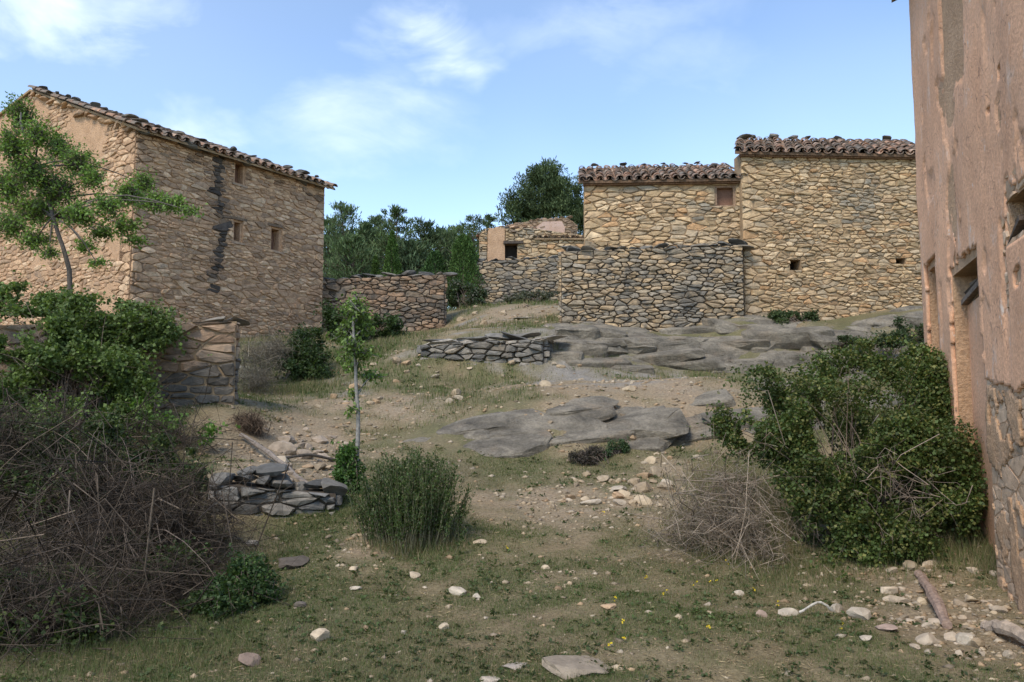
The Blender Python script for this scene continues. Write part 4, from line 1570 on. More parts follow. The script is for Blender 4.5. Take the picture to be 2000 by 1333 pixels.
# thin worn render that still clings to the bare stone at the base
kb = (SS > door[1] + 0.02 + rag) & (ZZ < lowcut - 0.02) & (fbm(SS * 3.1, ZZ * 3.1, 51, 5) + 0.35 * fbm(SS * 9, ZZ * 9, 52, 3) > -0.07)
cb = kb[:-1, :-1] & kb[:-1, 1:] & kb[1:, 1:] & kb[1:, :-1]
q = np.stack([k[:-1, :-1], k[:-1, 1:], k[1:, 1:], k[1:, :-1]], -1)[cb]
P = QO[None, None] + SS[..., None] * QU + ZZ[..., None] * UP + (0.022 + 0.012 * fbm(SS * 7, ZZ * 7, 53, 4) + 0.012 * fbm(SS * 2, ZZ * 2, 54, 2))[..., None] * QN
used = np.unique(q)
rm = np.zeros(SS.size, int)
rm[used] = np.arange(len(used))
pb_ = obj('worn_render', P.reshape(-1, 3)[used], rm[q], M_MORTAR_P, ph, smooth=True)
sm = pb_.modifiers.new('thickness', 'SOLIDIFY')
sm.thickness = 0.03
sm.offset = -1
# blocked doorway, splintered lintel, ledges
V, Fc = prism([(door[0] - 0.03, -0.3), (door[1] + 0.03, -0.3), (door[1] + 0.03, qsz(1900, 565)[1]), (door[0] - 0.03, qsz(1900, 575)[1])], QO, QU, QN, 0.12, 0.22)
dr = obj('door_infill', V, Fc, M_PLASTER, ph)
dr['label'] = 'doorway blocked with pink plaster'
V, Fc = prism([(door[0] - 0.03, -0.3), (door[1] + 0.03, -0.3), (door[1] + 0.03, door[3]), (door[0] - 0.03, door[3])], QO, QU, QN, 0.40, 0.46)
obj('door_recess', V, Fc, M_DARK, ph)
zl0 = qsz(1900, 560)[1]
for k in range(5):
    V, Fc = box_geo(QO + QU * (door[0] + (door[1] - door[0]) * (0.5 + rg.normal(0, 0.06))) + UP * (zl0 + 0.03 + 0.055 * k) - QN * (0.10 + 0.04 * k), unit(QU + UP * rg.normal(0.06, 0.12)), QN, unit(UP - QU * 0.05), (door[1] - door[0]) * rg.uniform(0.38, 0.52), 0.035, 0.022, rg, 0.012)
    obj('lintel_board', V, Fc, M_WOOD, ph, tint=np.array((0.16, 0.125, 0.10)) * rg.uniform(0.6, 1.5))
V, Fc = prism([(slot[0] - 0.03, slot[2]), (slot[1] + 0.03, slot[2]), (slot[1] + 0.03, slot[3] + 0.02), (slot[0] - 0.03, slot[3] + 0.02)], QO, QU, QN, 0.12, 0.2)
obj('slot_infill', V, Fc, M_PLASTER, ph)
V, Fc = prism([(brk[0] - 0.03, brk[2] - 0.03), (brk[1] + 0.03, brk[2] - 0.03), (brk[1] + 0.03, brk[3] + 0.03), (brk[0] - 0.03, brk[3] + 0.03)], QO, QU, QN, 0.40, 0.46)
obj('window', V, Fc, M_DARK, ph)
for k in range(3):
    V, Fc = box_geo(QO + QU * (brk[0] + 0.16) + UP * (brk[2] + 0.03 + 0.05 * k) - QN * (0.02 + 0.06 * k), unit(QU + UP * rg.normal(0.25, 0.1)), QN, UP, 0.2, 0.05, 0.02, rg, 0.012)
    obj('sill_board', V, Fc, M_WOOD, ph, tint=np.array((0.13, 0.10, 0.08)))
# roof with projecting eave
Wq = unit(-QN * 0.93 + UP * 0.37)
q0 = pf * np.array([1, 1, 0]) + UP * QZ + QN * 0.22 - QU * 0.15 - UP * 0.05
V = np.array([q0, q0 + QU * (QL + 0.3), q0 + QU * (QL + 0.3) + Wq * 3.2, q0 + Wq * 3.2, q0 + Wq * 3.2 - QN * 3 - UP * 1.0, q0 + QU * (QL + 0.3) + Wq * 3.2 - QN * 3 - UP * 1.0])
V = np.vstack([V, V + UP * 0.06])
rq = obj('roof', V, [[0, 3, 2, 1], [6, 7, 8, 9], [3, 4, 5, 2], [9, 8, 11, 10], [0, 1, 7, 6], [0, 6, 9, 3], [3, 9, 10, 4], [1, 2, 8, 7], [2, 5, 11, 8], [4, 10, 11, 5]], M_WOOD, ph, tint=np.array((0.2, 0.13, 0.08)))
tile_roof(rq, q0 + UP * 0.09, QU, Wq, QL + 0.3, 3.2, rg, 0.25, 0.36, 120, 0.02)
# ------------------------------------------------------------------ ruined field walls in the foreground
W0, W1 = at(-260, 640, 10.8), at(462, 640, 12.4)
lw = dry_wall('ruin_wall', 'crumbling brown stone wall end half hidden by vines', W0, W1, 0.6, at(-260, 640, 10.8)[2], at(462, 628, 12.4)[2], 0.55, PAL_RUST, 81, (0.09, 0.19), (0.18, 0.46), 0.012, 0.04, 0.3, cap_from=0.9, end_faces=(False, True), corem=M_MORTAR_W)
K0, K1 = at(405, 1000, 8.5), at(655, 1000, 8.85)
dry_wall('retaining_wall', 'collapsed low retaining wall of dark blocks beside the thin sapling', K0, K1, -0.1, at(405, 945, 8.5)[2], at(655, 965, 8.85)[2], 0.5, PAL_GREYD, 84, (0.05, 0.11), (0.12, 0.36), 0.010, 0.07, 0.2, end_faces=(False, True))

# ------------------------------------------------------------------ vegetation helpers


def rdirs(rg, n):
    v = rg.normal(0, 1, (n, 3))
    return v / np.linalg.norm(v, axis=1, keepdims=True)


def leaves_geo(C, size, rg, width=0.42, a=None, spread=1.0, fold=0.12):
    n = len(C)
    d = rdirs(rg, n)
    if a is not None:
        d = d * spread + a
        d /= np.linalg.norm(d, axis=1, keepdims=True)
    r = rdirs(rg, n)
    r[:, 2] = np.abs(r[:, 2]) + 0.4         # leaf faces tend upwards
    b = np.cross(d, r)
    b /= np.maximum(np.linalg.norm(b, axis=1, keepdims=True), 1e-6)
    nn = np.cross(b, d)
    s = np.asarray(size).reshape(-1, 1)
    v0 = C
    v1 = C + d * s * 0.5 + b * s * width + nn * s * fold
    v2 = C + d * s
    v3 = C + d * s * 0.5 - b * s * width + nn * s * fold
    V = np.stack([v0, v1, v2, v3], 1).reshape(-1, 3)
    Fc = np.arange(4 * n).reshape(n, 4)
    return V, Fc


def tints(base, n, rg, C=None, k=1.2, amp=0.35, alt=None, altp=0.0, jit=0.18):
    base = np.asarray(base)
    m = 1 + rg.normal(0, jit, (n, 1))
    if C is not None:
        m = m * (1 + amp * fbm(C[:, 0] * k, C[:, 1] * k, C[:, 2] * k, 2))[:, None]
    t = base[None] * np.clip(m, 0.35, 2.2)
    if alt is not None:
        w = rg.random(n) < altp
        t[w] = np.asarray(alt)[None] * np.clip(m[w], 0.4, 2)
    return np.clip(t, 0.005, 0.9)


def tubes_geo(P, R, m=3):
    """P (n,k,3) polylines, R (n,k) radii -> V, quads."""
    n, k, _ = P.shape
    T = np.gradient(P, axis=1)
    T /= np.maximum(np.linalg.norm(T, axis=2, keepdims=True), 1e-9)
    ref = np.where(np.abs(T[..., 2:3]) > 0.8, np.array([1.0, 0, 0]), np.array([0, 0, 1.0]))
    A = np.cross(T, ref)
    A /= np.maximum(np.linalg.norm(A, axis=2, keepdims=True), 1e-9)
    Bv = np.cross(T, A)
    ang = np.arange(m) * 2 * math.pi / m
    V = P[:, :, None, :] + R[:, :, None, None] * (A[:, :, None, :] * np.cos(ang)[None, None, :, None] + Bv[:, :, None, :] * np.sin(ang)[None, None, :, None])
    I = np.arange(n * k * m).reshape(n, k, m)
    a = I[:, :-1, :]
    b = np.roll(a, -1, axis=2)
    c = I[:, 1:, :]
    dd = np.roll(c, -1, axis=2)
    return V.reshape(-1, 3), np.stack([a, b, dd, c], -1).reshape(-1, 4)


def twigs(S, D, L, rg, k=6, droop=0.5, wob=0.12, r0=0.006, r1=0.0015, m=3, arc=0.0):
    """arching twigs from starts S along D."""
    n = len(S)
    t = np.linspace(0, 1, k)[None, :, None]
    L = np.asarray(L).reshape(-1, 1, 1)
    P = S[:, None] + D[:, None] * L * t
    P[..., 2] -= (droop * L[..., 0] * t[..., 0] ** 2)
    if arc:
        P = P + (rdirs(rg, n) * rg.uniform(0.3, 1.0, (n, 1)) * arc)[:, None] * L * (t - 0.5) ** 2 * 2 + (rdirs(rg, n) * arc * 0.35)[:, None] * L * np.sin(t * 6.28)
    w = np.cumsum(rg.normal(0, 1, (n, k, 3)), axis=1) * wob * L / k
    w[:, 0] = 0
    P = P + w
    R = np.asarray(r0).reshape(-1, 1) * (1 - np.linspace(0, 1, k)[None]) + np.asarray(r1).reshape(-1, 1) * np.linspace(0, 1, k)[None]
    R = np.broadcast_to(R, (n, k))
    return tubes_geo(P, R, m), P


def in_lobes(lobes, n, rg, shell=0.55, noise_k=1.6, thr=-0.15, seedz=0.0):
    """points spread through the outer part of several ellipsoids (c, r)."""
    vol = np.array([l[1][0] * l[1][1] * l[1][2] for l in lobes]) ** 0.75
    out = []
    got = 0
    for _ in range(12):
        which = rg.choice(len(lobes), n, p=vol / vol.sum())
        d = rdirs(rg, n)
        r = (shell + (1 - shell) * rg.random(n) ** 0.7)
        c = np.array([l[0] for l in lobes])[which]
        rr = np.array([l[1] for l in lobes])[which]
        edge = 1 + 0.4 * fbm(d[:, 0] * 2.5 + which * 3.1, d[:, 1] * 2.5, d[:, 2] * 2.5 + seedz, 3)
        P = c + d * rr * (r * edge)[:, None]
        ok = fbm(P[:, 0] * noise_k + seedz, P[:, 1] * noise_k, P[:, 2] * noise_k, 3) > thr
        ok &= P[:, 2] > H0(P[:, 0], P[:, 1]) + 0.01
        out.append(P[ok])
        got += ok.sum()
        if got >= n:
            break
    return np.vstack(out)[:n]


def unit_rows(v):
    return v / np.maximum(np.linalg.norm(v, axis=1, keepdims=True), 1e-9)


def sublobes(lobes, rg, k=7, core_f=0.88):
    out = []
    for c, r in lobes:
        out.append((c, r * core_f))
        for _ in range(k):
            d = rdirs(rg, 1)[0]
            out.append((c + d * r * rg.uniform(0.5, 0.85), r * rg.uniform(0.22, 0.5)))
    return out


def lobe(u, v, Y, ru, rv, ry):
    c = at(u, v, Y)
    return (c, np.array([ru / F_PX * Y, ry, rv / F_PX * Y]))


def plant(name, label, cat, base, group=None):
    return tag(empty(name, base), label, cat, group)


def add_leaves(root, C, size, rg, base, mat=None, name='foliage', width=0.42, a=None, spread=1.0, alt=None, altp=0.0, k=1.2, amp=0.35):
    V, Fc = leaves_geo(C, size, rg, width, a, spread)
    t = np.repeat(tints(base, len(C), rg, C, k, amp, alt, altp), 4, axis=0)
    return obj(name, V, Fc, mat or M_LEAF, root, tint=t, origin=WL[root.name])


def add_tubes(root, P, R, name, base, rg, m=3, jit=0.2):
    o = add_tubes_(root, P, R, name, base, rg, m, jit)
    if name != 'trunk':
        o['kind'] = 'stuff'
    return o


def add_tubes_(root, P, R, name, base, rg, m=3, jit=0.2):
    V, Fc = tubes_geo(P, R, m)
    n, k, _ = P.shape
    t = np.repeat(np.asarray(base)[None] * np.clip(1 + rg.normal(0, jit, (n, 1)), 0.4, 1.9), k * m, axis=0)
    return obj(name, V, Fc, M_TWIG, root, tint=np.clip(t, 0.01, 0.9), origin=WL[root.name], smooth=True)


def stems_to(base, targets, rg, k=7, spread=0.12, sag=0.15, r0=0.012, r1=0.003):
    n = len(targets)
    S = np.asarray(base)[None] + np.c_[rg.normal(0, spread, (n, 2)), np.zeros(n)]
    S[:, 2] = H0(S[:, 0], S[:, 1]) - 0.03
    t = np.linspace(0, 1, k)[None, :, None]
    P = S[:, None] * (1 - t) + targets[:, None] * t
    L = np.linalg.norm(targets - S, axis=1)[:, None]
    P[..., 2] += sag * L * np.sin(t[..., 0] * math.pi)
    P += np.cumsum(rg.normal(0, 0.012, P.shape), axis=1) * t
    R = np.linspace(r0, r1, k)[None] * np.ones((n, 1))
    return P, R


def poly_branch(pts, k=10):
    pts = np.array(pts)
    s = np.linspace(0, len(pts) - 1, k)
    i = np.clip(s.astype(int), 0, len(pts) - 2)
    f = (s - i)[:, None]
    # Catmull-Rom
    p0, p1, p2, p3 = pts[np.maximum(i - 1, 0)], pts[i], pts[i + 1], pts[np.minimum(i + 2, len(pts) - 1)]
    return 0.5 * (2 * p1 + (p2 - p0) * f + (2 * p0 - 5 * p1 + 4 * p2 - p3) * f ** 2 + (3 * p1 - p0 - 3 * p2 + p3) * f ** 3)


# ------------------------------------------------------------------ pines and the wood behind
BARK = (0.13, 0.10, 0.08)


def pine(u, vt, Y, wpx, label, rg, base=(0.082, 0.12, 0.06), vb=600, shape=0.75, n=5200, tuft=0.28, trunk_top=True, clump=0.55):
    top = at(u, vt, Y)
    gz = float(H0(top[0], top[1]))
    b = np.array([top[0], top[1], gz])
    hgt = top[2] - gz
    root = plant('pine_tree', label, 'tree', b, 'pines behind the village')
    rad = wpx / 2 / F_PX * Y
    P = poly_branch([b - UP * 0.2, b + UP * hgt * 0.4 + np.array([rg.normal(0, 0.15), 0, 0]), top - UP * 0.1], 9)[None]
    add_tubes(root, P, np.linspace(0.16, 0.02, 9)[None], 'trunk', BARK, rg, 6, 0.05)
    nb = 120
    f = rg.random(nb) ** 0.8
    zz = 0.12 + 0.88 * f
    shape = rg.uniform(0.35, 0.75)
    full = rg.uniform(0.35, 0.7)
    prof = np.minimum(1, ((1 - zz) / full + 0.05)) ** shape * (1 + 0.35 * vnoise(zz * 5 + u, 0 * zz, 3))
    az = rg.uniform(0, 2 * math.pi, nb)
    L = rad * prof * rg.uniform(0.55, 1.15, nb)
    st = b[None] + UP[None] * (zz * hgt - 0.15 * L)[:, None]
    d = np.c_[np.cos(az), np.sin(az), rg.uniform(0.1, 0.6, nb)]
    en = st + d * L[:, None]
    t = np.linspace(0, 1, 4)[None, :, None]
    PB = st[:, None] * (1 - t) + en[:, None] * t
    PB[..., 2] -= (0.10 * L)[:, None] * np.sin(t[..., 0] * math.pi)
    br = add_tubes(root, PB, np.linspace(0.03, 0.008, 4)[None] * np.ones((nb, 1)), 'branches', BARK, rg, 3)
    # needle sprays in clumps along the outer half of every branch
    wch = rg.integers(0, nb, n)
    s = 1 - np.abs(rg.normal(0, 0.38, n))
    s = np.clip(s, 0.05, 1.05)
    C = st[wch] + (en - st)[wch] * s[:, None] + rg.normal(0, clump * 0.5, (n, 3)) * (0.22 + 0.25 * L[wch])[:, None] * np.array([1, 1, 0.6])
    a = np.tile(np.array([[0, 0, 0.75]]), (n, 1)) + d[wch] * 0.6
    add_leaves(root, C, tuft * rg.uniform(0.6, 1.3, n), rg, base, M_NEEDLE, 'crown', 0.10, a, 0.8, (0.095, 0.12, 0.055), 0.2, 0.5, 0.4)
    return root


rg = np.random.default_rng(101)
PINES = [(668, 408, 47, 95, 'tall thin pine with a pointed top next to the tall house'), (640, 440, 50, 90, 'pine partly hidden by the corner of the tall house'),
         (712, 440, 52, 90, 'pine with a rounded dark top behind the courtyard wall'), (735, 425, 55, 70, 'slim pine rising between its darker neighbours'),
         (775, 420, 50, 110, 'broad pine above the small bright cypress'), (828, 430, 52, 95, 'pine with an airy crown in the middle of the row'),
         (866, 458, 54, 75, 'short pine in the dip of the tree line'), (925, 422, 50, 80, 'pine just left of the ruined house roof'),
         (893, 448, 56, 80, 'pine behind the bright green broadleaf tree'), (955, 428, 58, 70, 'pine peeking over the ruined house corner'),
         (690, 470, 44, 85, 'low dark pine behind the courtyard wall near the tall house'), (800, 475, 46, 90, 'low dark pine behind the right half of the courtyard wall')]
for (u, vt, Y, wpx, lab) in PINES:
    tone = rg.uniform(0.8, 1.25)
    pine(u, vt + rg.uniform(-8, 12), Y, wpx * rg.uniform(1.0, 1.45), lab, rg, base=(0.082 * tone, 0.12 * tone, rg.uniform(0.045, 0.062) * tone), n=6200, tuft=rg.uniform(0.22, 0.34), clump=rg.uniform(0.5, 0.8))
# the big umbrella-like pine on the right
def big_pine():
    rg = np.random.default_rng(111)
    Y = 46.0
    lobes = [lobe(*a) for a in [(1065, 375, Y, 66, 50, 1.6), (1025, 400, Y - 0.5, 50, 38, 1.3), (1110, 395, Y, 58, 48, 1.5), (1068, 345, Y, 44, 30, 1.1), (1005, 425, Y - 0.6, 38, 26, 1.0), (1100, 372, Y, 40, 28, 1.0), (1080, 430, Y, 90, 40, 1.6), (1150, 420, Y, 50, 40, 1.5)]]
    b = at(1075, 520, Y)
    b[2] = float(H0(b[0], b[1]))
    root = plant('pine_tree', 'large bushy pine towering over the ruined house', 'tree', b, 'pines behind the village')
    tops = np.array([l[0] for l in lobes])
    P = np.stack([poly_branch([b - UP * 0.3, b + UP * (tops[0][2] - b[2]) * 0.45, (b + UP * (tops[0][2] - b[2]) * 0.6) * 0.5 + 0.5 * tp, tp], 9) for tp in tops])
    add_tubes(root, P, np.linspace(0.2, 0.03, 9)[None] * np.ones((len(P), 1)), 'trunk', BARK, rg, 5, 0.05)
    C = in_lobes(lobes, 30000, rg, 0.35, 1.4, -0.12)
    a = np.tile(np.array([[0, 0, 0.9]]), (len(C), 1))
    add_leaves(root, C, rg.uniform(0.12, 0.30, len(C)), rg, (0.072, 0.105, 0.046), M_NEEDLE, 'crown', 0.12, a, 0.9, (0.095, 0.125, 0.05), 0.22, 0.9, 0.5)


big_pine()


def cypress(u, vt, vb, Y, wpx, label, rg, base, n=5000, name='juniper_tree', group=None, pointy=0.8):
    top = at(u, vt, Y)
    b = at(u, vb, Y)
    b[2] = float(H0(b[0], b[1]))
    hgt = top[2] - b[2]
    root = plant(name, label, 'tree', b, group)
    P = poly_branch([b - UP * 0.1, b + UP * hgt * 0.5, top - UP * 0.15], 6)[None]
    add_tubes(root, P, np.linspace(0.07, 0.01, 6)[None], 'trunk', BARK, rg, 5, 0.05)
    f = rg.random(n) ** 0.75
    rad = wpx / 2 / F_PX * Y * (1 - f) ** pointy * (0.45 + 0.55 * rg.random(n) ** 0.5)
    az = rg.uniform(0, 2 * math.pi, n)
    rad = rad * (1 + 0.35 * fbm(np.cos(az) * 2, np.sin(az) * 2, f * 7 + u, 3))
    C = b + np.c_[np.cos(az) * rad, np.sin(az) * rad, f * hgt]
    a = np.c_[np.cos(az) * 0.4, np.sin(az) * 0.4, np.full(n, 1.0)]
    add_leaves(root, C, rg.uniform(0.06, 0.17, n) * Y / 38, rg, base, M_NEEDLE, 'crown', 0.2, a, 0.7, np.array(base) * 1.6, 0.2)
    return root


cypress(765, 455, 545, 36, 62, 'bright green pointed juniper behind the courtyard wall', rg, (0.065, 0.115, 0.028))
cypress(733, 503, 545, 34, 44, 'small bright juniper at the foot of the pointed one', rg, (0.075, 0.125, 0.03), 2500)
cypress(850, 494, 560, 34, 78, 'low round dark green bush tree above the courtyard wall end', rg, (0.045, 0.085, 0.026), 4000, 'bush_tree', None, 0.45)
cypress(905, 462, 590, 33, 84, 'bright green broadleaf tree left of the enclosure wall', rg, (0.065, 0.115, 0.03), 7000, 'broadleaf_tree', None, 0.42)
# far wood that fills the gaps between the trunks
rg = np.random.default_rng(121)
n = 20000
Yw = rg.uniform(58, 70, n)
uu = rg.uniform(560, 1180, n)
vtop = 462 + 30 * fbm(uu / 45.0, 0 * uu, 3, 3)
vv = vtop + (600 - vtop) * rg.random(n) ** 0.9
dd_ = np.stack([(uu - 1000) / F_PX, math.cos(PITCH) - (666.5 - vv) / F_PX * math.sin(PITCH), math.sin(PITCH) + (666.5 - vv) / F_PX * math.cos(PITCH)], -1)
C = EYE + dd_ * (Yw / dd_[:, 1])[:, None]
V, Fc = leaves_geo(C, rg.uniform(0.3, 0.6, n), rg, 0.14, np.tile([[0, 0, 0.9]], (n, 1)), 0.8)
wd = obj('pine_wood', V, Fc, M_NEEDLE, tint=np.repeat(tints((0.068, 0.10, 0.058), n, rg, C, 0.4, 0.4), 4, axis=0))
tag(wd, 'dark pine wood filling the background behind the trees', 'wood', kind='stuff')

# ------------------------------------------------------------------ leafy tree behind the vine wall
rg = np.random.default_rng(131)


def leafy_tree(name, label, trunk_px, Y, clusters, rg, base, leaf=(0.05, 0.10), dens=1.0, r0=0.05, alt=None, bark=(0.10, 0.085, 0.07), yj=0.5, width=0.36, droop=0.0, fork=0.55, spreadf=1.0):
    tp = [at(u, v, Y) for u, v in trunk_px]
    tp[0][2] = min(tp[0][2], float(H0(tp[0][0], tp[0][1])))
    root = plant(name, label, 'tree', tp[0].copy())
    P = poly_branch(tp, 14)
    add_tubes(root, P[None], np.linspace(r0, r0 * 0.35, 14)[None], 'trunk', bark, rg, 7, 0.03)
    cl = []
    for (u, v, ru, rv) in clusters:
        ru, rv = ru * spreadf, rv * spreadf
        cl.append(lobe(u, v, Y + rg.normal(0, yj), ru, rv, 0.5 * (ru + rv) / F_PX * Y))
    Ps = []
    for c, r in cl:
        d = np.linalg.norm(P - c, axis=1) + 0.5 * np.maximum(0, P[:, 2] - c[2] + 0.2) * 2
        d[:int(14 * fork)] += 99 if fork > 0 else 0
        i = int(np.argmin(d))
        mid = (P[i] + c) / 2 + np.array([0, 0, 0.08 * np.linalg.norm(c - P[i])])
        Ps.append(poly_branch([P[i], mid, c], 8))
    Ps = np.array(Ps)
    br = add_tubes(root, Ps, np.linspace(r0 * 0.4, 0.006, 8)[None] * np.ones((len(Ps), 1)), 'branches', bark, rg, 5, 0.05)
    Cs, Tw = [], []
    for c, r in cl:
        m = max(6, int(50 * dens * r[0] * r[2] / 0.06))
        tgt = c + rdirs(rg, m) * r * (0.3 + 0.7 * rg.random((m, 1)))
        t = np.linspace(0, 1, 5)[None, :, None]
        S = c + rg.normal(0, 0.25, (m, 3)) * r
        PT = S[:, None] * (1 - t) + tgt[:, None] * t
        Tw.append(PT)
        q = 7
        s = rg.random((m, q, 1)) * 0.75 + 0.3
        L = S[:, None] * (1 - s) + tgt[:, None] * s + rg.normal(0, 0.03, (m, q, 3))
        Cs.append(L.reshape(-1, 3))
    Tw = np.vstack(Tw)
    add_tubes(root, Tw, np.linspace(0.004, 0.0015, 5)[None] * np.ones((len(Tw), 1)), 'twigs', bark, rg, 3)
    C = np.vstack(Cs)
    a = np.tile([[0, 0, -droop]], (len(C), 1)) if droop else None
    add_leaves(root, C, rg.uniform(leaf[0], leaf[1], len(C)), rg, base, M_LEAF, 'crown', width, a, 1.0, alt, 0.3, 2.0, 0.3)
    return root


leafy_tree('leafy_tree', 'young green tree growing behind the vine-covered wall', [(136, 640), (137, 560), (128, 500), (108, 440), (88, 370), (58, 300), (40, 240)], 13.2,
           [(40, 225, 34, 40), (75, 265, 34, 40), (25, 285, 34, 45), (115, 285, 34, 34), (150, 320, 45, 34), (60, 335, 46, 42), (20, 370, 40, 50), (110, 370, 52, 40), (180, 350, 30, 28),
            (70, 410, 55, 34), (150, 420, 46, 30), (210, 405, 40, 28), (250, 380, 34, 34), (280, 360, 28, 28), (300, 395, 40, 26), (340, 400, 36, 20), (372, 412, 22, 12), (20, 440, 40, 34), (245, 440, 36, 20),
            (70, 470, 40, 24), (95, 495, 22, 16), (200, 455, 30, 18), (165, 480, 26, 15), (260, 470, 26, 12), (190, 515, 25, 8)], rg, (0.14, 0.225, 0.05), (0.035, 0.07), 1.15, 0.045, (0.19, 0.29, 0.065), width=0.3, spreadf=1.3, yj=0.8)
leafy_tree('leafy_sapling', 'thin grey sapling with sparse yellow-green leaves in mid slope', [(694, 985), (697, 900), (700, 820), (696, 760), (694, 700), (690, 640), (690, 585)], 9.75,
           [(690, 600, 26, 24), (705, 618, 24, 20), (680, 645, 24, 20), (712, 640, 16, 16), (690, 675, 22, 18), (712, 688, 26, 14), (668, 660, 18, 12), (690, 715, 18, 14), (725, 735, 26, 10), (672, 700, 16, 9), (690, 770, 8, 14), (688, 800, 8, 12)],
           rg, (0.12, 0.19, 0.045), (0.03, 0.06), 2.0, 0.032, (0.19, 0.27, 0.07), (0.24, 0.225, 0.20), 0.12, 0.36, 0.5, 0.4, 1.3)

# ------------------------------------------------------------------ shrubs


def bramble(name, label, lobes, n, size, rg, base, alt, cat='bush', stems=120, stemcol=(0.17, 0.13, 0.10), shell=0.5, thr=-0.12, nk=2.2, width=0.42, r0=0.008, seedz=0.0, leafmat=None):
    c0 = np.mean([l[0] for l in lobes], axis=0)
    b = np.array([c0[0], c0[1], float(H0(c0[0], c0[1]))])
    root = plant(name, label, cat, b)
    lobes = sublobes(lobes, rg)
    C = in_lobes(lobes, n, rg, 0.3, nk, thr, seedz)
    # leafy shoots that stick out of the mass
    m = max(10, n // 260)
    S0 = C[rg.integers(0, len(C), m)]
    ctr = np.mean(C, axis=0)
    D0 = unit_rows(S0 - ctr) * 0.7 + rdirs(rg, m) * 0.7 + np.array([[0, 0, 0.45]])
    D0 = unit_rows(D0)
    Lsh = rg.uniform(0.25, 0.9, m) * size[1] * 9
    (Vs_, Fs_), PS = twigs(S0, D0, Lsh, rg, 6, 0.35, 0.2, 0.003, 0.001, 3)
    obj('shoots', Vs_, Fs_, M_TWIG, root, tint=np.tile(np.asarray(stemcol) * 0.8, (len(Vs_), 1)), origin=WL[root.name])['kind'] = 'stuff'
    ks = rg.integers(0, m, m * 14)
    js = rg.integers(1, 6, m * 14)
    C = np.vstack([C, PS[ks, js] + rg.normal(0, size[1] * 0.35, (m * 14, 3))])
    tg = C[rg.integers(0, len(C), stems)]
    rx = np.mean([l[1][0] for l in lobes])
    P, R = stems_to(b, tg, rg, spread=rx * 0.8, r0=r0, r1=0.002)
    add_tubes(root, P, R, 'stems', stemcol, rg)
    add_leaves(root, C, rg.uniform(size[0], size[1], len(C)), rg, base, leafmat, 'foliage', width, None, 1.0, alt, 0.25, 2.5, 0.4)
    return root


rg = np.random.default_rng(141)
bramble('bramble_bush', 'big dark green bramble bush against the plastered house', [lobe(*a) for a in [
    (1720, 800, 8.9, 150, 115, 0.75), (1560, 790, 8.6, 125, 85, 0.6), (1480, 770, 8.9, 80, 65, 0.5), (1830, 790, 8.6, 95, 105, 0.4), (1640, 740, 9.2, 110, 70, 0.5), (1770, 720, 9.0, 80, 55, 0.5),
    (1600, 900, 8.2, 110, 95, 0.6), (1740, 930, 8.2, 140, 120, 0.7), (1870, 920, 8.0, 65, 120, 0.35), (1590, 1010, 7.7, 75, 75, 0.45), (1680, 1050, 7.6, 95, 75, 0.5), (1640, 1100, 7.35, 90, 40, 0.35), (1850, 1000, 7.8, 70, 60, 0.35), (1440, 810, 8.7, 55, 70, 0.4), (1500, 860, 8.4, 70, 60, 0.4), (1760, 1040, 7.6, 90, 80, 0.4), (1700, 690, 9.2, 60, 35, 0.35), (1640, 900, 7.9, 110, 90, 0.4), (1560, 860, 8.1, 80, 70, 0.4), (1660, 1080, 7.3, 110, 70, 0.35), (1770, 880, 7.9, 110, 90, 0.4)]],
    90000, (0.02, 0.045), rg, (0.075, 0.112, 0.031), (0.17, 0.175, 0.055), stems=160, thr=-0.08)
bramble('creeping_vine', 'bright green vine spilling over the crumbling stone wall', [lobe(*a) for a in [
    (60, 640, 11.0, 110, 65, 0.5), (190, 650, 11.3, 110, 70, 0.5), (290, 655, 11.6, 75, 50, 0.4), (120, 730, 10.8, 140, 80, 0.5), (30, 740, 10.4, 110, 100, 0.5), (230, 730, 11.1, 90, 65, 0.35), (330, 650, 11.8, 35, 30, 0.3), (150, 600, 11.6, 120, 28, 0.3), (60, 860, 9.6, 90, 60, 0.4), (180, 820, 10.3, 110, 60, 0.4),
    (120, 600, 12.0, 70, 30, 0.3), (40, 800, 10.0, 90, 70, 0.4), (310, 690, 11.5, 50, 45, 0.2), (260, 620, 11.9, 100, 30, 0.35), (10, 590, 11.3, 70, 40, 0.3), (15, 660, 10.7, 70, 50, 0.35), (120, 660, 10.9, 80, 50, 0.35), (200, 780, 10.8, 120, 60, 0.3)]], 62000, (0.025, 0.065), rg, (0.098, 0.14, 0.04), (0.16, 0.225, 0.06), 'vine', 160, thr=-0.02)
bramble('vine_sprig', 'bright leafy vine shoot hanging across the dead brush', [lobe(*a) for a in [(320, 830, 10.6, 55, 28, 0.2), (400, 850, 10.3, 30, 25, 0.15), (270, 795, 10.8, 30, 20, 0.15)]], 900, (0.03, 0.07), rg, (0.10, 0.18, 0.035), (0.15, 0.25, 0.05), 'vine', 14, thr=-0.3)
bramble('low_shrub', 'low dark green shrub in front of the dead brush', [lobe(*a) for a in [(490, 1140, 6.6, 60, 70, 0.3), (440, 1180, 6.3, 60, 55, 0.3), (520, 1180, 6.5, 30, 50, 0.2)]], 9000, (0.015, 0.035), rg, (0.04, 0.075, 0.022), (0.07, 0.11, 0.03), 'shrub', 90)
bramble('hillside_bush', 'dense dark green bush below the corner of the tall house', [lobe(*a) for a in [(590, 700, 17.0, 55, 45, 0.5), (560, 725, 16.6, 45, 35, 0.4), (620, 730, 16.8, 40, 28, 0.4), (600, 665, 17.4, 40, 28, 0.4)]], 15000, (0.03, 0.07), rg, (0.042, 0.070, 0.022), (0.07, 0.10, 0.03), 'bush', 80)
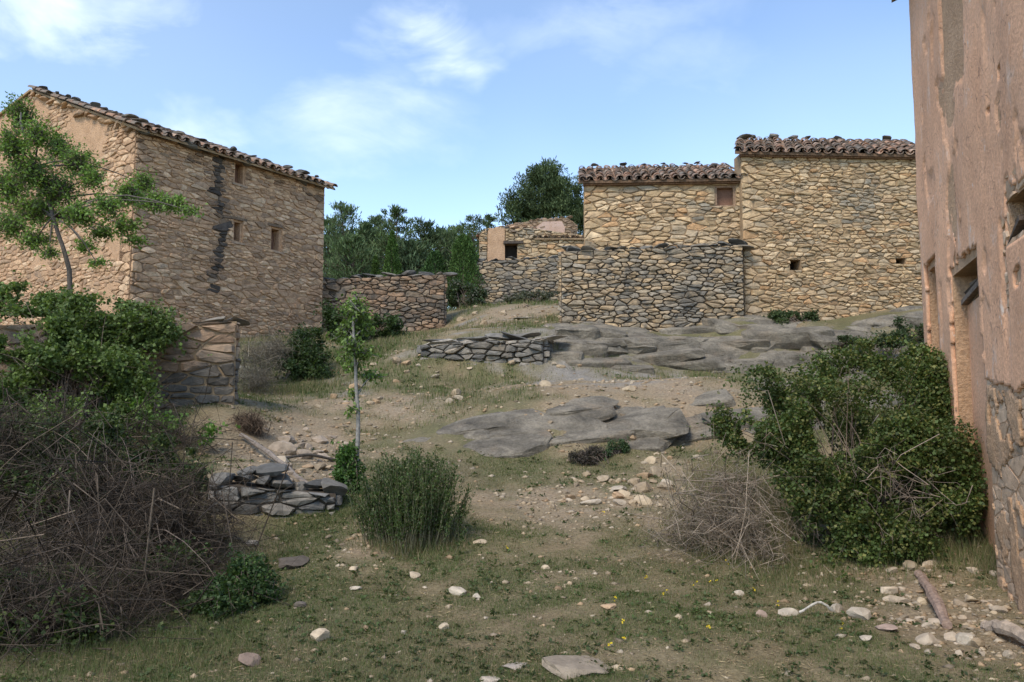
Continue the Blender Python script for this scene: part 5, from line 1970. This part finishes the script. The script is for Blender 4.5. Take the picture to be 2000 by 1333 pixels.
bramble('hillside_bush', 'dark bush at the foot of the courtyard wall', [lobe(*a) for a in [(740, 640, 22.5, 45, 32, 0.6), (665, 635, 23.0, 35, 40, 0.6), (700, 655, 21.5, 50, 22, 0.5), (780, 660, 22.5, 35, 15, 0.5)]], 9000, (0.04, 0.09), rg, (0.040, 0.068, 0.022), (0.06, 0.1, 0.03), 'bush', 50)
bramble('hillside_bush', 'grey-green bush beside the path by the enclosure wall', [lobe(*a) for a in [(915, 580, 30.0, 35, 28, 0.6), (890, 575, 30.5, 22, 32, 0.5), (935, 597, 29.5, 22, 14, 0.4)]], 6000, (0.05, 0.11), rg, (0.050, 0.075, 0.03), (0.10, 0.10, 0.07), 'bush', 60)
bramble('hillside_bush', 'dry grey bush at the foot of the enclosure wall', [lobe(*a) for a in [(1030, 585, 31.0, 45, 16, 0.5), (1075, 585, 30.5, 25, 18, 0.5)]], 3500, (0.05, 0.1), rg, (0.085, 0.095, 0.06), (0.14, 0.13, 0.09), 'bush', 60)
bramble('ledge_shrub', 'small green shrub on the ledge under the taller barn', [lobe(*a) for a in [(1535, 628, 18.7, 42, 17, 0.3), (1580, 622, 18.8, 22, 12, 0.2)]], 3000, (0.03, 0.07), rg, (0.055, 0.085, 0.03), (0.09, 0.11, 0.05), 'shrub', 40)
bramble('ledge_shrub', 'grey-green shrub between the taller barn and the plastered house', [lobe(*a) for a in [(1785, 645, 17.5, 35, 38, 0.4), (1745, 668, 17.0, 40, 18, 0.4), (1660, 665, 17.3, 30, 8, 0.3)]], 4500, (0.03, 0.07), rg, (0.055, 0.085, 0.035), (0.10, 0.11, 0.06), 'shrub', 40)
bramble('low_shrub', 'small blue-green shrub on the bare slope', [lobe(*a) for a in [(1205, 878, 11.9, 25, 24, 0.18), (1190, 890, 11.8, 20, 14, 0.15)]], 2600, (0.012, 0.03), rg, (0.055, 0.095, 0.04), (0.08, 0.12, 0.05), 'shrub', 60, thr=-0.4)
bramble('low_shrub', 'small dark purple-brown heath shrub on the bare slope', [lobe(*a) for a in [(1140, 900, 11.6, 42, 26, 0.25), (1165, 892, 11.7, 28, 20, 0.2)]], 3200, (0.012, 0.03), rg, (0.055, 0.045, 0.038), (0.09, 0.08, 0.055), 'shrub', 200, thr=-0.5)
bramble('low_shrub', 'small green bush at the foot of the thin sapling', [lobe(*a) for a in [(680, 905, 9.7, 28, 45, 0.2), (690, 945, 9.6, 30, 28, 0.2), (665, 930, 9.6, 18, 20, 0.15)]], 3000, (0.025, 0.05), rg, (0.06, 0.12, 0.028), (0.10, 0.17, 0.04), 'shrub', 40, thr=-0.3)


def broom(name, label, u, v, Y, wpx, hpx, n, rg, base, alt, leafn=20, lean=0.5, leaf=(0.012, 0.03), flower=None):
    b = at(u, v, Y)
    b[2] = float(H0(b[0], b[1]))
    root = plant(name, label, 'shrub', b)
    hgt, rad = hpx / F_PX * Y, wpx / 2 / F_PX * Y
    S = b + np.c_[rg.normal(0, rad * 0.45, (n, 2)), np.zeros(n)]
    S[:, 2] = H0(S[:, 0], S[:, 1]) - 0.02
    out = (S - b) / rad
    D = np.c_[out[:, :2] * lean + rg.normal(0, 0.10, (n, 2)), np.ones(n)]
    D /= np.linalg.norm(D, axis=1, keepdims=True)
    L = hgt * rg.uniform(0.55, 1.05, n) * (1 - 0.25 * np.clip(np.linalg.norm(out[:, :2], axis=1), 0, 1.4) ** 2)
    (Vt, Ft), P = twigs(S, D, L, rg, 6, 0.06, 0.10, 0.005, 0.0015, 3)
    t = np.repeat(np.asarray((0.16, 0.15, 0.09))[None] * rg.uniform(0.6, 1.3, (n, 1)), 18, axis=0)
    obj('stems', Vt, Ft, M_TWIG, root, tint=t, origin=WL[root.name])['kind'] = 'stuff'
    k = rg.integers(0, n, n * leafn)
    s = 0.28 + 0.72 * rg.random(n * leafn)
    f = s * 5
    i = np.clip(f.astype(int), 0, 4)
    C = P[k, i] * (1 - (f - i))[:, None] + P[k, i + 1] * (f - i)[:, None] + rg.normal(0, 0.012, (n * leafn, 3))
    add_leaves(root, C, rg.uniform(leaf[0], leaf[1], len(C)), rg, base, M_LEAF, 'foliage', 0.25, D[k] * 1.0, 0.8, alt, 0.25, 3.0, 0.3)
    if flower is not None:
        m = n * 2
        k = rg.integers(0, n, m)
        C = P[k, 5] + rg.normal(0, 0.015, (m, 3))
        add_leaves(root, C, rg.uniform(0.01, 0.02, m), rg, flower, M_LEAF, 'dry_flowers', 0.4)
    return root


broom('broom_shrub', 'upright green broom shrub standing alone on the grass', 800, 1062, 8.25, 150, 180, 620, rg, (0.055, 0.088, 0.026), (0.10, 0.13, 0.04), 60, 0.20, leaf=(0.016, 0.036), flower=(0.25, 0.22, 0.13))
broom('broom_shrub', 'yellow-green broom behind the upright shrub', 792, 930, 9.6, 80, 75, 300, rg, (0.085, 0.105, 0.028), (0.13, 0.14, 0.04), 40, 0.4)

# ------------------------------------------------------------------ dead brush


def brush(name, label, lobes, n, rg, col, L=(0.4, 1.1), r0=(0.002, 0.006), droop=0.35, wob=0.35, side=4, group=None, pale=0.0):
    c0 = np.mean([l[0] for l in lobes], axis=0)
    root = plant(name, label, 'brush', np.array([c0[0], c0[1], float(H0(c0[0], c0[1]))]), group)
    C = in_lobes(sublobes(lobes, rg, 4, 0.45), n, rg, 0.15, 1.5, -0.2)
    D = rdirs(rg, len(C))
    D[:, 2] = D[:, 2] * 0.7 + 0.15
    D /= np.linalg.norm(D, axis=1, keepdims=True)
    Ls = rg.uniform(L[0], L[1], len(C))
    S = C - D * Ls[:, None] * 0.5
    r0s = r0[0] + (r0[1] - r0[0]) * rg.random(len(C)) ** 2.5 * 1.6
    (V, Fc), P = twigs(S, D, Ls, rg, 7, droop, wob, r0s, 0.001, 3, 0.95)
    gz = H0(V[:, 0], V[:, 1])
    V[:, 2] = np.maximum(V[:, 2], gz + 0.005)
    t = np.repeat(np.asarray(col)[None] * np.clip(1 + rg.normal(0, 0.35, (len(C), 1)), 0.3, 2.2), 21, axis=0)
    if pale:
        pk = np.repeat(rg.random(len(C)) < pale, 21)
        t[pk] = t[pk] * 2.2
    o = obj('twigs', V, Fc, M_TWIG, root, tint=np.clip(t, 0.01, 0.8), origin=WL[root.name])
    o['kind'] = 'stuff'
    # finer side twigs forking off
    m = len(C) * side
    k = rg.integers(0, len(C), m)
    i = rg.integers(1, 6, m)
    S2 = P[k, i]
    D2 = rdirs(rg, m) * 0.8 + (P[k, i + 1] - P[k, i]) / np.maximum(np.linalg.norm(P[k, i + 1] - P[k, i], axis=1, keepdims=True), 1e-6)
    D2 /= np.linalg.norm(D2, axis=1, keepdims=True)
    (V, Fc), _ = twigs(S2, D2, Ls[k] * rg.uniform(0.2, 0.45, m), rg, 4, 0.15, 0.25, 0.0022, 0.0008, 3, 0.6)
    V[:, 2] = np.maximum(V[:, 2], H0(V[:, 0], V[:, 1]) + 0.003)
    t = np.repeat(np.asarray(col)[None] * np.clip(1 + rg.normal(0, 0.3, (m, 1)), 0.3, 2.2), 12, axis=0)
    obj('side_twigs', V, Fc, M_TWIG, root, tint=np.clip(t, 0.01, 0.8), origin=WL[root.name])['kind'] = 'stuff'
    return root


rg = np.random.default_rng(151)
brush('dead_brush', 'large heap of dead grey bramble twigs below the vine', [lobe(*a) for a in [
    (110, 1000, 8.0, 180, 115, 0.8), (290, 970, 8.8, 120, 75, 0.6), (60, 1100, 6.8, 170, 130, 0.7), (260, 1060, 7.2, 170, 120, 0.7), (350, 1040, 7.8, 90, 80, 0.5), (180, 1200, 6.1, 190, 90, 0.5), (350, 1150, 6.7, 110, 80, 0.4),
    (-40, 900, 7.8, 120, 160, 0.6), (40, 1190, 5.6, 190, 110, 0.5), (230, 1210, 5.9, 160, 80, 0.4), (80, 880, 9.2, 120, 50, 0.5), (330, 850, 10.3, 90, 40, 0.3)]], 2600, rg, (0.066, 0.05, 0.036), (0.4, 1.5), wob=0.35, pale=0.10, side=3)
bramble('low_shrub', 'dark green growth tangled in the large heap of dead twigs', [lobe(*a) for a in [(100, 1000, 8.0, 160, 110, 0.7), (300, 960, 8.8, 130, 70, 0.5), (80, 1180, 6.5, 150, 80, 0.5), (280, 1120, 7.0, 140, 80, 0.5), (20, 880, 8.4, 120, 90, 0.5), (250, 1230, 6.0, 190, 60, 0.4), (50, 1230, 5.5, 190, 100, 0.5), (430, 1200, 6.2, 90, 50, 0.3), (160, 870, 8.9, 150, 70, 0.5), (330, 900, 9.4, 90, 50, 0.4)]], 56000, (0.018, 0.045), rg, (0.05, 0.078, 0.024), (0.095, 0.12, 0.035), 'shrub', 60, thr=-0.0)
brush('dead_brush', 'pale dry twig mound beside the big bramble bush', [lobe(*a) for a in [(1390, 1000, 7.9, 95, 75, 0.45), (1430, 960, 8.1, 90, 70, 0.45), (1350, 1020, 7.8, 60, 45, 0.35), (1460, 1030, 7.7, 60, 50, 0.35)]], 260, rg, (0.27, 0.215, 0.16), (0.4, 1.2), (0.0015, 0.005), droop=0.6, side=4)
brush('dead_brush', 'grey dry bush next to the dense hillside bush', [lobe(*a) for a in [(505, 700, 15.8, 40, 50, 0.4), (500, 745, 15.2, 45, 30, 0.4), (540, 680, 16.5, 30, 35, 0.4)]], 420, rg, (0.17, 0.145, 0.105), (0.3, 0.8), (0.002, 0.005), side=3)
brush('dead_brush', 'dry branches tangled inside the big bramble bush', [lobe(*a) for a in [(1720, 930, 7.6, 120, 60, 0.25), (1800, 960, 7.5, 60, 50, 0.2)]], 22, rg, (0.24, 0.19, 0.15), (0.3, 0.9), (0.003, 0.006))
brush('dead_brush', 'rusty dry weeds where the rubble slope meets the wall end', [lobe(*a) for a in [(490, 830, 11.6, 45, 35, 0.3)]], 260, rg, (0.13, 0.09, 0.06), (0.15, 0.4), (0.002, 0.005))

# ------------------------------------------------------------------ grass


def blades(X, Y, hgt, wid, rg, green, lean=0.5):
    n = len(X)
    Z = H(X, Y) - 0.004
    az = rg.uniform(0, 2 * math.pi, n)
    ln = rg.uniform(0.1, 1.0, n) * lean * hgt
    la = rg.uniform(0, 2 * math.pi, n)
    b0 = np.c_[X - np.cos(az) * wid, Y - np.sin(az) * wid, Z]
    b1 = np.c_[X + np.cos(az) * wid, Y + np.sin(az) * wid, Z]
    tip = np.c_[X + np.cos(la) * ln, Y + np.sin(la) * ln, Z + hgt]
    V = np.stack([b0, b1, tip], 1).reshape(-1, 3)
    G1, G2, S1, S2 = np.array((0.13, 0.15, 0.055)), np.array((0.09, 0.12, 0.042)), np.array((0.30, 0.24, 0.145)), np.array((0.20, 0.16, 0.09))
    r = rg.random((n, 1))
    g = (G1 * r + G2 * (1 - r))
    s = (S1 * r + S2 * (1 - r))
    m = (rg.random(n) < green)[:, None]
    t = np.where(m, g, s) * rg.uniform(0.75, 1.25, (n, 1))
    return V, np.arange(3 * n).reshape(n, 3), np.repeat(t, 3, axis=0)


def grass_patch(n, ymin, ymax, h, w, rg, dens):
    Y = np.exp(rg.uniform(math.log(ymin), math.log(ymax), n))
    X = rg.uniform(-0.74, 0.74, n) * Y
    g = dens(X, Y)
    k = rg.random(n) < g
    X, Y, g = X[k], Y[k], g[k]
    hh = rg.uniform(h[0], h[1], len(X)) * (0.6 + 0.8 * g) * (1 + 0.25 * np.maximum(Y - 6, 0) / 6)
    ww = w * rg.uniform(0.7, 1.3, len(X)) * (Y / 6)
    grn = np.clip(0.45 + 0.6 * (g - 0.4) + 0.7 * fbm(X * 1.5, Y * 1.5, 14, 3), 0.05, 0.95)
    return blades(X, Y, hh, ww, rg, grn)


rg = np.random.default_rng(161)
gd = lambda x, y: np.clip(grassy(x, y) * 1.1 + 0.10, 0, 1) * (1 - 0.8 * gravelly(x, y)) * (1 - np.clip(mask1(x, y), 0, 1))
V, Fc, t = grass_patch(560000, 4.0, 13.0, (0.006, 0.024), 0.0028, rg, gd)
gr = obj('short_grass', V, Fc, M_GRASS, tint=t)
tag(gr, 'short patchy grass, half green and half dry, on the slope', 'grass', kind='stuff')
V, Fc, t = grass_patch(130000, 12.5, 30.0, (0.025, 0.08), 0.0026, rg, lambda x, y: np.clip(grassy(x, y) - 0.05, 0, 1) * (1 - np.clip(mask2(x, y) + mask1(x, y), 0, 1)))
gr = obj('short_grass', V, Fc, M_GRASS, tint=t)
tag(gr, 'thin grass on the upper slope below the walls', 'grass', kind='stuff')
# long grass at the feet of bushes
Vs, Fs, Ts, off = [], [], [], 0
for (u, v, su, sv, n, h, gn) in [(1560, 1130, 120, 25, 1500, 0.09, 0.7), (1800, 1060, 100, 30, 3000, 0.22, 0.7), (1440, 1000, 50, 45, 7000, 0.50, 0.4), (1370, 1040, 50, 30, 3000, 0.26, 0.3), (200, 1290, 200, 40, 3500, 0.09, 0.85), (430, 1250, 120, 40, 2000, 0.06, 0.85),
                                 (800, 1068, 80, 12, 1800, 0.14, 0.6), (640, 1010, 60, 25, 2500, 0.07, 0.95), (560, 1060, 60, 25, 2000, 0.06, 0.9), (1700, 1110, 160, 20, 1500, 0.09, 0.8), (570, 760, 60, 15, 1500, 0.16, 0.6), (1950, 1110, 30, 15, 700, 0.16, 0.5),
                                 (700, 690, 60, 15, 1500, 0.2, 0.8), (60, 1180, 120, 60, 4000, 0.2, 0.8)]:
    p = G(u, v)
    X = p[0] + rg.normal(0, su / F_PX * p[1] * 0.6, n)
    Y = p[1] + rg.normal(0, sv / F_PX * p[1] * 2.2, n)
    a, b, c = blades(X, Y, h * rg.uniform(0.35, 1.1, n), 0.0022 * p[1] / 7 * np.ones(n), rg, np.full(n, gn), 0.6)
    Vs.append(a); Fs.append(b + off); Ts.append(c)
    off += len(a)
gr = obj('long_grass', np.vstack(Vs), np.vstack(Fs), M_GRASS, tint=np.vstack(Ts))
tag(gr, 'longer grass tufts around the feet of the bushes', 'grass', kind='stuff')
# low weeds: rosettes of small leaves hugging the ground, and flat dry litter
n = 9000
Yr = np.exp(rg.uniform(math.log(4.2), math.log(20), n))
Xr = rg.uniform(-0.72, 0.72, n) * Yr
kk = rg.random(n) < np.clip(grassy(Xr, Yr) * 0.7 + 0.06, 0, 1) * sstep(-0.25, 0.25, fbm(Xr * 1.1, Yr * 1.1, 44, 3)) * (1 - np.clip(mask1(Xr, Yr) + mask2(Xr, Yr), 0, 1))
Xr, Yr = Xr[kk], Yr[kk]
q_ = 9
Cx = np.repeat(Xr, q_) + rg.normal(0, 0.016, len(Xr) * q_) * np.repeat(Yr, q_) / 6
Cy = np.repeat(Yr, q_) + rg.normal(0, 0.016, len(Xr) * q_) * np.repeat(Yr, q_) / 6
C = np.c_[Cx, Cy, H(Cx, Cy) + 0.006]
aa = rdirs(rg, len(C)) * np.array([1, 1, 0.15]) + np.array([0, 0, 0.18])
V, Fc = leaves_geo(C, rg.uniform(0.015, 0.04, len(C)) * (0.6 + Cy / 14), rg, 0.3, aa, 0.3)
wdr = obj('low_weeds', V, Fc, M_LEAF, tint=np.repeat(tints((0.07, 0.10, 0.032), len(C), rg, C, 1.0, 0.5, (0.12, 0.12, 0.05), 0.3), 4, axis=0))
tag(wdr, 'small ground-hugging weeds scattered through the grass', 'weeds', kind='stuff')
n = 60000
Yr = np.exp(rg.uniform(math.log(4.2), math.log(15), n))
Xr = rg.uniform(-0.72, 0.72, n) * Yr
kk = rg.random(n) < 0.25 + 0.75 * sstep(-0.1, 0.4, fbm(Xr * 1.9, Yr * 1.9, 61, 3))
kk &= np.clip(mask1(Xr, Yr), 0, 1) < 0.2
Xr, Yr = Xr[kk], Yr[kk]
C = np.c_[Xr, Yr, H(Xr, Yr) + 0.007]
aa = rdirs(rg, len(C)) * np.array([1, 1, 0.1]) + np.array([0, 0, 0.06])
V, Fc = leaves_geo(C, rg.uniform(0.02, 0.06, len(C)), rg, 0.05, aa, 0.12, 0.02)
lt = obj('dry_litter', V, Fc, M_GRASS, tint=np.repeat(tints((0.34, 0.26, 0.15), len(C), rg, C, 2.0, 0.4, (0.2, 0.14, 0.08), 0.3), 4, axis=0))
tag(lt, 'dry straw and leaf litter lying on the ground', 'litter', kind='stuff')
# tiny yellow flowers
fu = [(1190, 1272), (1215, 1262), (1300, 1165), (1360, 1145), (1395, 1140), (1475, 1160), (1220, 1225), (1205, 1180), (1645, 1242), (1385, 1240), (1520, 1190), (1260, 1130), (990, 1070), (1180, 1005), (1420, 1105)]
C = np.array([G(u, v) + UP * 0.03 for u, v in fu for _ in range(2)]) + rg.normal(0, 0.012, (len(fu) * 2, 3))
C = np.repeat(C, 5, axis=0)
V, Fc = leaves_geo(C, np.full(len(C), 0.014), rg, 0.45)
fl_ = obj('yellow_flowers', V, Fc, M_LEAF, tint=np.tile((0.75, 0.55, 0.03), (len(V), 1)))
tag(fl_, 'scattered tiny yellow flowers in the short grass', 'flowers', kind='stuff')

# ------------------------------------------------------------------ loose stones
rg = np.random.default_rng(171)
ROCKS = []
for k in range(14):
    V, Fc = rock_geo(rg, 1.0, 0.55 if k % 2 else 0.42, ICO2, 0.2)
    V = V / np.abs(V[:, :2]).max()
    ROCKS.append(mesh_of('loose_stone', V, Fc, M_PEBBLE))
SCOL = [(0.37, 0.28, 0.18), (0.42, 0.33, 0.22), (0.30, 0.235, 0.16), (0.44, 0.36, 0.26), (0.39, 0.27, 0.16)]


def put_stone(u, v, wpx, label, group=None, col=None, name='loose_stone', k=None, sink=0.25, sz_=None):
    p = G(u, v)
    s = wpx / 2 / F_PX * p[1]
    if k is None:
        k = int(rg.integers(0, len(ROCKS)))
    c = np.array(col if col is not None else SCOL[int(rg.integers(0, len(SCOL)))]) * rg.uniform(0.8, 1.15)
    a = rg.uniform(0, 6.28)
    M = Matrix.Translation(Vector((p[0], p[1], p[2] + s * (0.42 - sink) * 0.9))) @ Matrix.Rotation(a, 4, 'Z') @ Matrix.Rotation(rg.normal(0, 0.18), 4, 'X') @ Matrix.Diagonal((s, s * rg.uniform(0.75, 1.0), s * rg.uniform(0.8, 1.1) * (sz_ or 1), 1))
    o = inst(name, ROCKS[k], M, None, c)
    return tag(o, label, 'stone', group)


NAMED = [(626, 1252, 52, 'large square tan stone on the grass in front of the dead brush'), (490, 1300, 62, 'rough pitted brown stone at the bottom edge by the dead brush'), (808, 1122, 30, 'rounded tan stone just in front of the upright broom shrub'),
         (893, 1157, 42, 'pale rounded stone, larger of a pair in the middle of the grass'), (932, 1164, 26, 'small orange stone next to the pale rounded one'), (1065, 1106, 18, 'small upright tan stone alone in the centre of the grass'),
         (1190, 1188, 36, 'flat orange stone alone right of the centre grass'), (1440, 1160, 26, 'small white stone below the dry twig mound'), (1541, 1203, 46, 'tan stone at the end of the thin white stick'),
         (1490, 1209, 32, 'small brown stone beside the tan one near the stick'), (1676, 1214, 62, 'large pale stone in front of the bramble bush'), (1636, 1200, 34, 'white stone at the other end of the stick'), (1733, 1242, 62, 'flat pinkish slab lying in the grass below the bramble bush'),
         (1892, 1268, 54, 'rounded white boulder by the old beam at the right'), (1690, 1262, 34, 'thin white flat stone in the grass below the slab'), (935, 1062, 32, 'tan flat stone to the right of the broom shrub'), (493, 1062, 30, 'pale stone on the retaining wall foot'),
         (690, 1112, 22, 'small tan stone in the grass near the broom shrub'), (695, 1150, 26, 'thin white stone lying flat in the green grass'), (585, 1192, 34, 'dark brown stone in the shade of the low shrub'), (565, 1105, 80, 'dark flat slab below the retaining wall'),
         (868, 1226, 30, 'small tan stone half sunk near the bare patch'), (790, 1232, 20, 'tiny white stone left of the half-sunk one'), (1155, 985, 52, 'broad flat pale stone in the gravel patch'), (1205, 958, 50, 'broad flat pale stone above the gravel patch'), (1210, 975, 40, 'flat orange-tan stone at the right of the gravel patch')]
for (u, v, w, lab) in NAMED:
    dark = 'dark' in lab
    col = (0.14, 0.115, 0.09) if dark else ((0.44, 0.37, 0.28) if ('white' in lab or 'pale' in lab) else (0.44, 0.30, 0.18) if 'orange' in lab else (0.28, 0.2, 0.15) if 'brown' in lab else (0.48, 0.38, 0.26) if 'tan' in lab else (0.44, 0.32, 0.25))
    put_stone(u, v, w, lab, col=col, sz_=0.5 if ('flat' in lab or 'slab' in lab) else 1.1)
put_stone(1135, 1308, 180, 'long flat pale bedrock slab at the bottom of the picture', col=(0.36, 0.29, 0.21), name='flat_rock', sz_=0.26, sink=0.46)
put_stone(1010, 1302, 85, 'smaller flat pale rock beside the long slab at the bottom', col=(0.42, 0.35, 0.28), name='flat_rock', sz_=0.35, sink=0.4)
put_stone(955, 1330, 60, 'flat rock cut off by the bottom edge', col=(0.40, 0.33, 0.25), name='flat_rock', sz_=0.35, sink=0.4)
ZONES = [(1860, 1200, 110, 85, 52, (14, 52), 'pale loose stone in the rubble at the foot of the plastered house', 'rubble stones by the plastered house', (0.43, 0.345, 0.25)),
         (1190, 965, 110, 32, 40, (10, 38), 'tan loose stone in the gravel patch below the outcrop', 'stones in the gravel patch', None),
         (570, 890, 90, 45, 52, (10, 42), 'loose stone on the rubble slope above the retaining wall', 'stones on the rubble slope', (0.34, 0.27, 0.20)),
         (880, 770, 340, 55, 62, (9, 30), 'loose stone scattered on the bare upper slope', 'stones on the upper slope', None),
         (985, 622, 90, 22, 22, (8, 22), 'pale loose stone in the path beside the yard wall', 'stones in the path', None),
         (790, 700, 60, 25, 14, (8, 24), 'pale loose stone near the left end of the terrace bank', 'stones by the terrace bank', None),
         (1330, 900, 90, 55, 18, (10, 34), 'tan loose stone left of the big bramble bush', 'stones left of the bramble bush', None),
         (1100, 1200, 480, 110, 12, (7, 16), 'small loose stone in the short grass', 'small stones in the grass', None)]
for (u, v, su, sv, n, w, lab, grp, col) in ZONES:
    for _ in range(n):
        uu_ = float(np.clip(u + rg.uniform(-1, 1) * su * 1.15, -20, 2010))
        vv_ = float(np.clip(v + rg.uniform(-1, 1) * sv * 1.15, 590, 1340))
        put_stone(uu_, vv_, rg.uniform(w[0], w[1]) * (0.6 + 0.8 * rg.random() ** 2), lab, grp, col if (col and rg.random() < 0.7) else None)
# gravel: many small chips
n = 56000
Yg = np.exp(rg.uniform(math.log(4.2), math.log(26), n))
Xg = rg.uniform(-0.7, 0.7, n) * Yg
kk = rg.random(n) < np.clip(gravelly(Xg, Yg) * 0.95 + 0.035, 0, 1)
Xg, Yg = Xg[kk], Yg[kk]
n = len(Xg)
octa = np.array([[1, 0, 0], [-1, 0, 0], [0, 1, 0], [0, -1, 0], [0, 0, 1], [0, 0, -1]], float)
of = np.array([[0, 2, 4], [2, 1, 4], [1, 3, 4], [3, 0, 4], [2, 0, 5], [1, 2, 5], [3, 1, 5], [0, 3, 5]])
sc_ = (0.005 + 0.034 * rg.random((n, 1, 1)) ** 3) * (0.7 + 0.045 * Yg[:, None, None])
Vg = octa[None] * (1 + rg.uniform(-0.35, 0.35, (n, 6, 3))) + rg.normal(0, 0.2, (n, 6, 3))
Vg = Vg * sc_ * np.array([1.2, 1, 0.55])
Vg = Vg + np.c_[Xg, Yg, H(Xg, Yg)][:, None, :]
Fg = (of[None] + (np.arange(n) * 6)[:, None, None]).reshape(-1, 3)
tg_ = np.array(SCOL)[rg.integers(0, len(SCOL), n)] * rg.uniform(0.65, 1.1, (n, 1))
gv = obj('gravel', Vg.reshape(-1, 3), Fg, M_STONE, tint=np.repeat(tg_, 6, axis=0))
tag(gv, 'small stone chips strewn over the bare ground', 'gravel', kind='stuff')

# ------------------------------------------------------------------ old timber


def timber(name, label, pa, pb, rpx, rg, col, lift=0.0):
    a, b = G(*pa), G(*pb)
    P = poly_branch([a + UP * (0.02 + lift), (a + b) / 2 + UP * (0.05 + lift * 0.5) + rg.normal(0, 0.015, 3), b + UP * 0.03], 10)[None]
    r = rpx / F_PX * a[1]
    P = P + rg.normal(0, r * 0.15, P.shape)
    V, Fc = tubes_geo(P, np.array([[r * x for x in rg.uniform(0.75, 1.15, 10)]]), 8)
    k = 8
    Fl = Fc.tolist() + [list(range(k - 1, -1, -1)), list(range(len(V) - k, len(V)))]
    o = obj(name, V, Fl, M_WOOD, tint=np.array(col))
    return tag(o, label, 'timber')


timber('old_beam', 'weathered pinkish beam lying among the rubble by the plastered house', (1795, 1125), (1850, 1238), 9, rg, (0.30, 0.21, 0.16))
timber('rotten_log', 'pale rotten log at the right edge of the rubble', (1925, 1238), (2040, 1290), 13, rg, (0.36, 0.28, 0.21))
timber('leaning_pole', 'thin grey pole lying down the rubble slope', (470, 862), (610, 962), 4.5, rg, (0.24, 0.20, 0.165), 0.04)
timber('dry_branch', 'thin dark branch lying across the rubble slope', (555, 902), (655, 905), 3, rg, (0.09, 0.075, 0.06), 0.03)
timber('white_stick', 'thin white stick lying between two stones', (1562, 1206), (1624, 1208), 2.5, rg, (0.5, 0.45, 0.38))
